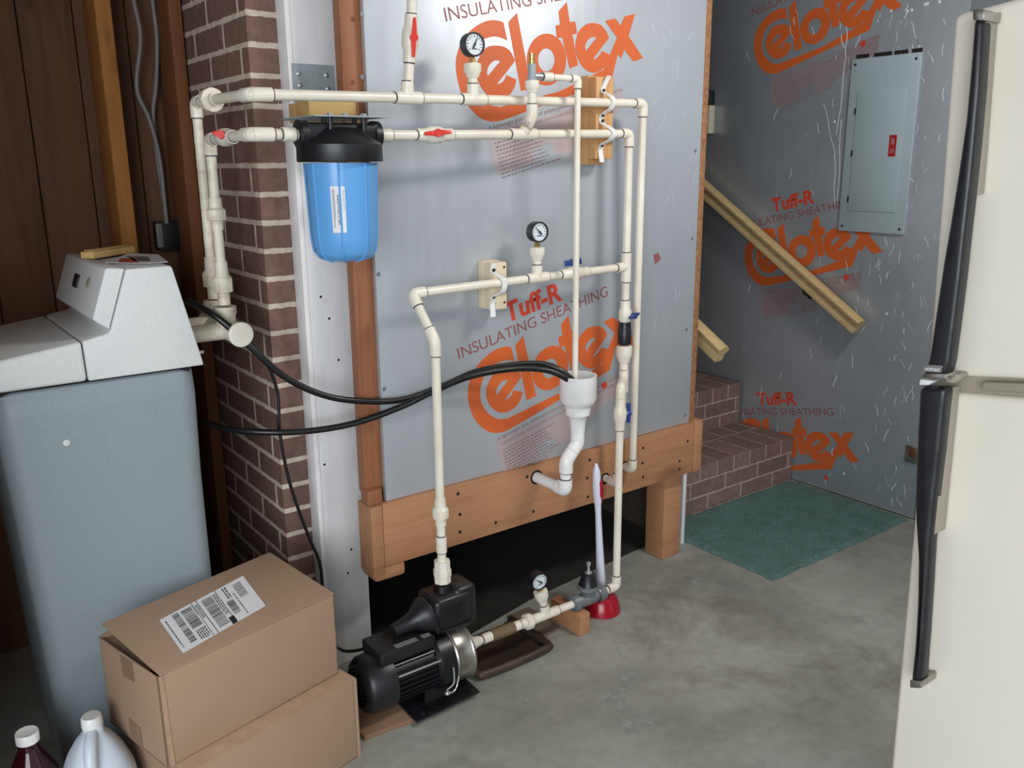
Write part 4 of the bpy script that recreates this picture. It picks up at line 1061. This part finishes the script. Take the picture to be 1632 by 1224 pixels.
# ================================================================ pump
AX, AY, AZ = 1.02, 1.845, 0.108
t = thing('water_pump', 'black electric water pump with finned motor on the floor beside the boxes', 'pump', (1.02,AY,0.012))
b = MB(); b.lathe((0.862,AY,AZ), XV, [(0,0),(0.0,0.058),(0.006,0.068),(0.018,0.076),(0.060,0.079),(0.080,0.079),(0.082,0.072)], 36)
for i in range(6): b.lathe((0.8618,AY,AZ), (-1,0,0), [(0,0.010*i+0.004),(0.0012,0.010*i+0.004),(0.0012,0.010*i+0.001),(0,0.010*i+0.001)], 24)
obj('fan_cover', b, 'black', t)
b = MB(); b.lathe((0.942,AY,AZ), XV, [(0,0.064),(0.125,0.064)], 36)
for i in range(30):
    a = 2*PI*i/30; d1 = V((0,math.cos(a),math.sin(a))); 
    b.obox(V((1.004,AY,AZ))+d1*0.068, (XV, d1, XV.cross(d1)), (0.061,0.006,0.0018))
obj('motor_body', b, 'black_paint', t)
b = MB(); b.lathe((1.066,AY,AZ), XV, [(0,0.070),(0.010,0.082),(0.040,0.084),(0.050,0.084)], 36); obj('flange', b, 'black_paint', t)
b = MB(); b.lathe((1.116,AY,AZ), XV, [(0,0.086),(0.004,0.088),(0.008,0.086),(0.010,0.083),(0.050,0.082),(0.056,0.086),(0.061,0.085),(0.066,0.074),(0.070,0.068),(0.071,0.03),(0.085,0.024),(0.092,0.022)], 40); obj('volute', b, 'steel', t, 'round stainless steel pump head')
b = MB(); b.tube([(0.945,AY-0.068,AZ+0.032),(1.075,AY-0.068,AZ+0.032)], 0.0028, 8); obj('tie_rod', b, 'screw_light', t)
b = MB(); b.box(0.905,1.07,AY-0.05,AY+0.055,AZ+0.062,AZ+0.100,bev=0.006); obj('terminal_box', b, 'black', t)
b = MB(); b.box(0.955,1.02,AY-0.046,AY-0.028,AZ+0.1002,AZ+0.1012); b.box(1.035,1.060,AY-0.046,AY-0.028,AZ+0.1002,AZ+0.1012); obj('rating_label', b, 'cable_grey', t, 'small silver label')
b = MB(); b.prism([(0.972,AY-0.105,0.013),(1.178,AY-0.093,0.013),(1.186,AY+0.06,0.013),(0.975,AY+0.06,0.013)], (0,0,0.006), bev=0.002)
for s_ in (-1,1): b.prism([(1.03,AY+s_*0.05,0.019),(1.13,AY+s_*0.05,0.019),(1.115,AY+s_*0.035,AZ-0.045),(1.045,AY+s_*0.035,AZ-0.045)], (0,-s_*0.008,0))
obj('base_plate', b, 'black_paint', t)
for (x, y) in ((1.0,AY-0.085),(1.155,AY-0.078)):
    b = MB(); b.lathe((x,y,0.019), ZV, [(0,0.011),(0.003,0.011),(0.004,0.007),(0.010,0.007),(0.011,0)], 6); obj('bolt', b, 'black_paint', t)
b = MB(); b.tube(spline([(1.10,AY-0.086,AZ+0.01),(1.095,AY-0.094,AZ-0.03),(1.075,AY-0.092,AZ-0.045),(1.085,AY-0.096,AZ-0.055),(1.105,AY-0.09,AZ-0.05),(1.115,AY-0.088,AZ-0.02)],5), 0.0022, 8)
b.lathe((1.075,AY-0.088,0.05), (0,-0.8,0.6), [(0,0.006),(0.010,0.006),(0.012,0.003),(0.018,0.003)], 8); obj('ground_wire', b, 'screw_light', t, 'loose pale earth wire and screw')
b = MB(); b.tube([(PX,PY,AZ+0.07),(PX,PY,0.20)], 0.021, 20); b.tube([(PX,PY,AZ+0.088),(PX,PY,AZ+0.100)], 0.028, 8); obj('discharge_neck', b, 'steel', t)
# controller on top
t = thing('pump_controller', 'black pressure controller with tapered nose sitting on top of the pump', 'controller', (PX,PY,0.18))
b = MB(); b.box(PX-0.055, PX+0.062, PY-0.052, PY+0.052, 0.195, 0.298, bev=0.016, seg=3); obj('body', b, 'black', t)
b = MB(); b.lathe((PX-0.052,PY,0.245), V((-1,0,-0.16)), [(0,0.050),(0.012,0.050),(0.030,0.038),(0.045,0.027),(0.075,0.020),(0.105,0.018),(0.108,0.012)], 24); obj('nose', b, 'black', t)
b = MB(); b.lathe((PX-0.048,PY,0.245), XV, [(0,0.055),(0.006,0.057),(0.012,0.055)], 28); obj('collar', b, 'black_paint', t)
b = MB(); b.box(PX+0.01, PX+0.085, PY-0.046, PY+0.05, 0.185, 0.312, bev=0.020, seg=3); obj('rear_dome', b, 'black', t)
b = MB(); b.box(PX-0.040, PX+0.030, PY-0.0555, PY-0.050, 0.215, 0.275, bev=0.002); b.box(PX-0.046, PX+0.055, PY-0.0565, PY-0.050, 0.208, 0.214, bev=0.001); obj('side_panel', b, 'black_paint', t)
b = MB(); b.lathe((PX,PY,0.185), ZV, [(0,0.028),(0.012,0.028)], 20); b.lathe((PX,PY,0.296), ZV, [(0,0.026),(0.02,0.024),(0.024,0.018)], 20); obj('port', b, 'black_paint', t)
# boards and tray under the pump
b = MB(); b.prism([(0.84,1.775,0.0),(0.975,1.765,0.0),(1.19,1.85,0.0),(1.185,2.02,0.0),(0.84,2.02,0.0)], (0,0,0.0125), bev=0.001)
tag(obj('base_board', b, 'oldboard'), 'thin worn board on the floor under the black pump', 'board')
t = thing('drip_tray', 'dark rusty shallow tray on the floor under the suction pipe right of the pump', 'tray', (1.36,1.93,0))
tr = [atz(770,1082,0), atz(862,1044,0), atz(865,1015,0)]
b = MB(); x0,x1,y0,y1 = 1.225,1.47,1.815,2.02
b.box(x0,x1,y0,y1,0.001,0.005); obj('pan', b, 'traybrown', t)
b = MB(); b.tube(spline([(x1+0.01,y1,0.014),(x1+0.01,y0+0.03,0.014),(x1-0.02,y0,0.014),(x0+0.03,y0,0.014),(x0,y0+0.03,0.014),(x0,y1,0.014)],4), 0.013, 10); obj('rim', b, 'traybrown', t)
b = MB(); b.prism([(1.50,1.88,0.0005),(1.585,1.90,0.0005),(1.585,2.06,0.0005),(1.495,2.06,0.0005)], (0,0,0.004)); tag(obj('cardboard_scrap', b, 'drab'), 'flat brown cardboard scrap on the floor behind the small gauge', 'cardboard')

# ================================================================ plunger
pc = V((1.765,1.905,0))
t = thing('plunger', 'toilet plunger with red cup and white handle behind the floor pipe', 'plunger', pc)
b = MB(); b.lathe(pc, ZV, [(0.0,0.058),(0.002,0.062),(0.012,0.060),(0.045,0.052),(0.066,0.034),(0.074,0.018),(0.080,0.017)], 32); obj('cup', b, 'plunger_red', t)
hx = V((-0.055,0.018,1)).normalized(); h0 = pc+V((-0.003,0,0.074))
b = MB(); b.tube([h0, h0+hx*0.05, h0+hx*0.15, h0+hx*0.26, h0+hx*0.30], [0.018,0.0155,0.012,0.0095,0.0105], 18); obj('handle', b, 'lilac', t)
b = MB(); b.tube([h0+hx*0.30, h0+hx*0.315, h0+hx*0.36, h0+hx*0.41, h0+hx*0.435], [0.0115,0.0135,0.0145,0.0115,0.004], 18); gr = obj('grip', b, 'lilac', t)
b = MB(); b.tube([h0+hx*0.312+V((0.005,-0.006,0)), h0+hx*0.335+V((0.006,-0.007,0)), h0+hx*0.37+V((0.0055,-0.0065,0)), h0+hx*0.398+V((0.003,-0.004,0))], [0.006,0.0105,0.0105,0.004], 14); obj('grip_inlay', b, 'plunger_red', gr, 'red grip inlay')

# ================================================================ boxes
ang = math.atan2(0.102, 0.423); e1_ = V((math.cos(ang), math.sin(ang), 0)); e2_ = V((-math.sin(ang), math.cos(ang), 0))
def carton(name, label, c0, W, D, z0_, z1_, mat='card', lift=0.0):
    """open-topped corrugated box, front right bottom corner c0"""
    t = thing(name, label, 'box', (c0.x, c0.y, z0_), 'cardboard boxes beside the softener')
    fr = c0; fl = c0-e1_*W; th = 0.0045; up = V((0,0,z1_-z0_)); zz = V((0,0,z0_))
    b = MB()
    b.prism([fl+zz, fr+zz, fr+e2_*D+zz, fl+e2_*D+zz], (0,0,th))
    for a, e, n_ in ((fl, fr, e2_), (fr, fr+e2_*D, -e1_), (fr+e2_*D, fl+e2_*D, -e2_), (fl+e2_*D, fl, e1_)):
        b.prism([a+zz, e+zz, e+n_*th+zz, a+n_*th+zz], up, bev=0.0015)
    obj('box_body', b, mat, t)
    return t, fl, fr
H1, H2 = 0.213, 0.428
c1 = V((0.806,1.731,0)); W = 0.440; D1 = 0.27
t, fl, fr = carton('cardboard_box', 'lower brown cardboard box on the floor under the labelled box', c1, W, D1, 0.0, H1)
b = MB(); zz = V((0,0,H1)); b.prism([fl+zz, fr+zz, fr+e2_*0.268+zz, fl+e2_*0.268+zz], (0,0,0.003), bev=0.001); obj('top_flap', b, 'card_in', t)
b = MB(); b.prism([fr+e1_*0.0003+V((0,0,0.0)), fr+e1_*0.0003+e2_*0.012, fr-e1_*0.006-e2_*0.0012, fr-e1_*0.010-e2_*0.0012], (0,0,H1)); obj('corner_edge', b, 'card_in', t)
c2 = V((0.780,1.772,0)); W2 = 0.445; D2 = 0.245
t, fl, fr = carton('cardboard_box', 'upper brown cardboard box with white shipping label on its top flap', c2, W2, D2, H1+0.004, H2)
zz = V((0,0,H2+0.0006)); 
# top flap hinged on the front edge, back edge lifted
lift = V((0,0,0.030)); fa = fl+zz+e1_*0.006; fb = fr+zz
ba = fa+e2_*0.236+lift; bb_ = fb+e2_*0.250+lift*1.06
fn = (bb_-fb).cross(fb-fa).normalized(); fn = fn if fn.z > 0 else -fn
b = MB(); b.prism([fa, fb, bb_, ba], fn*0.004, bev=0.001); flp = obj('front_flap', b, 'card', t)
b = MB(); zz2 = V((0,0,H2-0.010)); b.prism([fl+zz2+e1_*0.006+e2_*D2*0.98, fl+zz2+e1_*0.25+e2_*D2*0.98, fl+zz2+e1_*0.25+e2_*0.05, fl+zz2+e1_*0.006+e2_*0.05], (0,0,0.004)); obj('inner_flap', b, 'card', t)
b = MB(); b.prism([fl+e2_*D2+V((0,0,H2)), fl+e2_*D2+e1_*0.10+V((0,0,H2+0.016)), fl+e2_*D2+e1_*0.42+V((0,0,H2+0.02)), fl+e2_*D2+e1_*0.42+V((0,0,H2-0.002))], e2_*0.004); obj('rear_flap', b, 'card', t)
b = MB()
w0 = fl-e1_*0.0008
b.add([w0+e2_*0.10+V((0,0,H2-0.004)), w0+e2_*0.15+V((0,0,H2-0.004)), w0+e2_*0.15+V((0,0,H2-0.055)), w0+e2_*0.10+V((0,0,H2-0.05))], [(0,1,2,3)])
obj('tape', b, 'tape', t, 'brown packing tape at the top', recalc=False); b = MB()
b.add([w0+e2_*0.10+V((0,0,H1+0.006)), w0+e2_*0.15+V((0,0,H1+0.006)), w0+e2_*0.15+V((0,0,H1+0.06)), w0+e2_*0.10+V((0,0,H1+0.055))], [(0,1,2,3)])
obj('tape', b, 'tape', t, 'brown packing tape at the bottom', recalc=False)
# shipping label on the flap
def flp_uv(u, v, e=0.0):     # u along the front edge 0..1, v front to back 0..1
    p = fa*(1-u)*(1-v)+fb*u*(1-v)+bb_*u*v+ba*(1-u)*v; return p+fn*(0.0045+e)
def inv(px, py):             # pixel -> flap coordinates by search
    best = None; u0, v0, s_ = 0.5, 0.5, 0.5
    for _ in range(12):
        c_ = []
        for i in range(-4, 5):
            for j in range(-4, 5):
                u = u0+i*s_/4; v = v0+j*s_/4; p = flp_uv(u, v)-V((0,0,CAMH)); z = p.dot(_fw)
                c_.append(((816+F*p.dot(CR)/z-px)**2+(612-F*p.dot(CU)/z-py)**2, u, v))
        _, u0, v0 = min(c_); s_ *= 0.5
    return u0, v0
bx_ = lambda x, y: inv(150+x/3.458, 870+y/3.458)
LA, LB, LC, LD = bx_(360,410), bx_(490,592), bx_(945,330), bx_(820,165)
def lab_p(s_, r_, e=0.0):    # s_ 0..1 along long side, r_ 0..1 from back edge to front edge
    a = [LA[i]*(1-s_)+LD[i]*s_ for i in (0,1)]; c_ = [LB[i]*(1-s_)+LC[i]*s_ for i in (0,1)]
    return flp_uv(a[0]*(1-r_)+c_[0]*r_, a[1]*(1-r_)+c_[1]*r_, e)
b = MB(); b.prism([lab_p(0,0), lab_p(1,0), lab_p(1,1), lab_p(0,1)], fn*0.0004); sl = obj('shipping_label', b, 'paper', t, 'white shipping label with bar codes')
b = MB()
def rect(s0, s1, r0, r1): b.add([lab_p(s0,r0,0.0007), lab_p(s1,r0,0.0007), lab_p(s1,r1,0.0007), lab_p(s0,r1,0.0007)], [(0,1,2,3)])
def bars(s0, s1, r0, r1, n):
    step = (r1-r0)/n; r = r0
    while r < r1:
        wv = step*random.choice((0.35,0.35,0.7,1.0)); rect(s0, s1, r, min(r1, r+wv)); r += wv+step*random.choice((0.35,0.5,0.8))
def lines(s0, s1, r0, r1, n):
    for i in range(n):
        s_ = s0+(s1-s0)*(i+0.2)/n; wv = (s1-s0)/n*0.5; r = r0
        while r < r1:
            l_ = random.uniform(0.02, 0.08); rect(s_, s_+wv, r, min(r1, r+l_)); r += l_+0.015
rect(0.405,0.412,0,1); rect(0.63,0.637,0,1); rect(0.352,0.357,0,1)
bars(0.12,0.19,0.05,0.90,34); bars(0.215,0.33,0.07,0.62,36)
bars(0.45,0.57,0.08,0.92,44); bars(0.665,0.745,0.42,0.80,22)
rect(0.585,0.645,0.80,1.0) ; lines(0.225,0.34,0.68,0.95,5); lines(0.03,0.05,0.1,0.9,1); lines(0.58,0.625,0.08,0.7,2); lines(0.34,0.352,0.05,0.35,1)
lines(0.70,0.76,0.05,0.38,2); lines(0.83,0.93,0.10,0.5,5); lines(0.78,0.80,0.3,0.95,1); lines(0.365,0.40,0.1,0.5,3)
obj('label_print', b, 'ink', sl, recalc=False)
b = MB()
for a, e in ((fl,fl-V((0,0,0))),): b.prism([a+e1_*0.006-e2_*0.0009+V((0,0,H1+0.005)), a+e1_*0.016-e2_*0.0009+V((0,0,H1+0.005)), a+e1_*0.012-e2_*0.0009+V((0,0,H2)), a+e1_*0.003-e2_*0.0009+V((0,0,H2))], -e2_*0.0006)
obj('corner_edge', b, 'card_in', t)

# ================================================================ jugs
jc = V((0.243,1.825,0)); JH = 0.292
t = thing('plastic_jug', 'translucent gallon jug with white cap on the floor beside the boxes', 'jug', jc)
b = MB(); Z_ = [(0,0.060),(0.004,0.068),(0.02,0.072),(0.14,0.073),(0.17,0.070),(0.21,0.055),(0.245,0.035),(0.262,0.021),(0.285,0.0185)]
rings = []
for z, r in Z_:
    rings.append([b.bm.verts.new((jc.x+r*math.copysign(abs(math.cos(a))**0.7, math.cos(a)), jc.y+r*math.copysign(abs(math.sin(a))**0.7, math.sin(a)), z)) for a in [2*PI*k/36 for k in range(36)]])
for A_, B_ in zip(rings, rings[1:]):
    for k in range(36): b.bm.faces.new((A_[k], A_[(k+1)%36], B_[(k+1)%36], B_[k]))
b.bm.faces.new(rings[0][::-1]); b.bm.faces.new(rings[-1])
obj('bottle', b, 'jug', t, angle=60)
hd = V((-0.35,-0.94,0)).normalized()
b = MB(); b.tube(spline([jc+hd*0.012+V((0,0,0.268)), jc+hd*0.045+V((0,0,0.250)), jc+hd*0.066+V((0,0,0.205)), jc+hd*0.074+V((0,0,0.15)), jc+hd*0.066+V((0,0,0.10))],6), [0.013]*25, 14); obj('handle', b, 'jug', t)
b = MB(); b.lathe(jc+V((0,0,0.277)), ZV, [(0,0.0205),(0.001,0.0215),(0.020,0.0205),(0.023,0.018),(0.0235,0)], 28); obj('cap', b, 'pvc_white', t)
kc = V((0.127,1.872,0))
t = thing('juice_bottle', 'dark red juice bottle with white cap, at the lower left beside the jug', 'bottle', kc)
b = MB(); b.lathe(kc, ZV, [(0,0.040),(0.003,0.047),(0.02,0.050),(0.16,0.050),(0.185,0.047),(0.215,0.036),(0.240,0.024),(0.252,0.019),(0.268,0.018)], 36); obj('bottle', b, 'juice', t)
b = MB(); b.lathe(kc+V((0,0,0.262)), ZV, [(0,0.0215),(0.001,0.0225),(0.020,0.0225),(0.0225,0.021),(0.0215,0.017),(0.0215,0)], 32); cap = obj('cap', b, 'pvc_white', t)

# ================================================================ refrigerator
FXX = 1.35
t = thing('refrigerator', 'cream top-freezer refrigerator with black handles at the right', 'refrigerator', (1.7,0.33,0))
yN = -0.04
def fq(px, py, X=FXX): q = atx(px, py, X); return (q.y, q.z)
tf = fq(1520,24); sf = fq(1477,598); lf = fq(1474.5,622); bf = fq(1418,1224)
k_ = (lf[0]-bf[0])/(lf[1]-bf[1]); by0 = bf[0]-k_*(bf[1]-0.12)
topN = fq(1632,-6); seN = fq(1632,606); leN = fq(1632,634)
def ext(a, e): s_ = (e[1]-a[1])/(e[0]-a[0]); return (yN, a[1]+s_*(yN-a[0]))
tN, sN, lN = ext(tf, topN), ext(sf, seN), ext(lf, leN)
b = MB(); b.prism([(FXX+0.06,yN,0.05),(FXX+0.06,by0-0.004,0.05),(FXX+0.06,tf[0]-0.006,tf[1]),(FXX+0.06,yN,tN[1])], (0.62,0,0), bev=0.008); obj('cabinet', b, 'cream', t)
b = MB(); b.prism([(FXX,yN,sN[1]),(FXX,sf[0],sf[1]),(FXX,tf[0],tf[1]),(FXX,yN,tN[1])], (0.055,0,0), bev=0.010, seg=3); fd = obj('freezer_door', b, 'cream', t)
b = MB(); b.prism([(FXX,yN,0.12),(FXX,by0,0.12),(FXX,lf[0],lf[1]),(FXX,yN,lN[1])], (0.055,0,0), bev=0.010, seg=3); rd = obj('lower_door', b, 'cream', t)
b = MB(); b.prism([(FXX+0.012,yN,lN[1]-0.01),(FXX+0.012,lf[0]-0.012,lf[1]-0.01),(FXX+0.012,sf[0]-0.012,sf[1]+0.01),(FXX+0.012,yN,sN[1]+0.01)], (0.05,0,0)); obj('door_gasket', b, 'gasket', t)
b = MB(); h_ = (sf[1]-lf[1]); b.prism([(FXX-0.006,yN,sN[1]-h_*0.28),(FXX-0.006,sf[0]-0.09,sf[1]-h_*0.28),(FXX-0.006,sf[0]-0.09,sf[1]+h_*0.30),(FXX-0.006,yN,sN[1]+h_*0.30)], (0.02,0,0), bev=0.004); obj('door_trim', b, 'gasket', fd, 'dull metal strip along the freezer door bottom')
b = MB(); b.box(FXX+0.02, FXX+0.6, yN, by0-0.02, 0.0, 0.05); b.box(FXX+0.03, FXX+0.06, yN, by0-0.01, 0.05, 0.118); obj('kick_base', b, 'black', t)
HX = 1.300
def handle(poly, parent, capz):
    b = MB(); P_ = [atx(x, y, HX) for x, y in poly]
    b.prism([(HX,p.y,p.z) for p in P_], (0.030,0,0), bev=0.009, seg=3); h = obj('handle', b, 'black', parent, 'long black tapered handle', angle=50)
    return h
up_l = [(1551,30),(1546,100),(1538,190),(1528,260),(1514,350),(1502,420),(1490,500),(1480,570),(1471,597)]
up_r = [(1507,598),(1512,578),(1519,525),(1529,445),(1537,370),(1545,300),(1552,230),(1560,140),(1566,32)]
h1 = handle(up_l+up_r, fd, 0)
lo_l = [(1464,616),(1460,690),(1457,770),(1457,830),(1461,890),(1460,960),(1456,1030),(1450,1088)]
lo_r = [(1467,1090),(1473,1010),(1478,930),(1482,860),(1488,800),(1497,720),(1505,640),(1508,618)]
h2 = handle(lo_l+lo_r, rd, 0)
def patch(name, poly, parent, mat, x0, dx_, bev=0.003, label=None):
    b = MB(); P_ = [atx(x, y, x0) for x, y in poly]; b.prism([(x0,p.y,p.z) for p in P_], (dx_,0,0), bev=bev); return obj(name, b, mat, parent, label)
patch('handle_cap', [(1549,14),(1570,14),(1568,33),(1549,33)], h1, 'steel', HX-0.002, 0.05, label='silver end cap')
patch('handle_cap', [(1449,1084),(1469,1086),(1468,1098),(1449,1097)], h2, 'steel', HX-0.002, 0.05, label='silver end cap')
patch('handle_trim', [(1472,594),(1509,596),(1509,606),(1468,602)], h1, 'steel', HX-0.004, 0.03, 0.002, 'silver lower trim')
patch('handle_bracket', [(1506,596),(1527,596),(1530,603),(1518,612),(1506,610)], h1, 'gasket', HX+0.02, 0.030, 0.003)
patch('handle_trim', [(1466,604),(1488,607),(1480,614),(1464,614)], h2, 'pvc_white', HX+0.002, 0.02, 0.002)
patch('handle_rail', [(1567,34),(1571,34),(1556,240),(1550,310),(1543,310)], h1, 'gasket', HX+0.012, 0.035, 0.0008)
patch('handle_rail', [(1508,620),(1512,620),(1489,852),(1485,852)], h2, 'gasket', HX+0.012, 0.035, 0.0008)
bd = patch('badge', [(1472,581),(1502,583),(1499,594),(1469,592)], h1, 'cable_grey', HX-0.0025, 0.003, 0.0005, 'small grey name badge')
b = MB(); A_ = atx(1474.5,590.5,HX-0.003); B_ = atx(1497.5,592.5,HX-0.003)
textfit(b, 'HOTPOINT', (-A_.y,A_.z), (-B_.y,B_.z), 0.0050, lambda u, v, e: V((HX-0.0029-e, -u, v)), 0, 0.01); obj('badge_text', b, 'paper', bd, recalc=False)
bpy.context.view_layer.update()
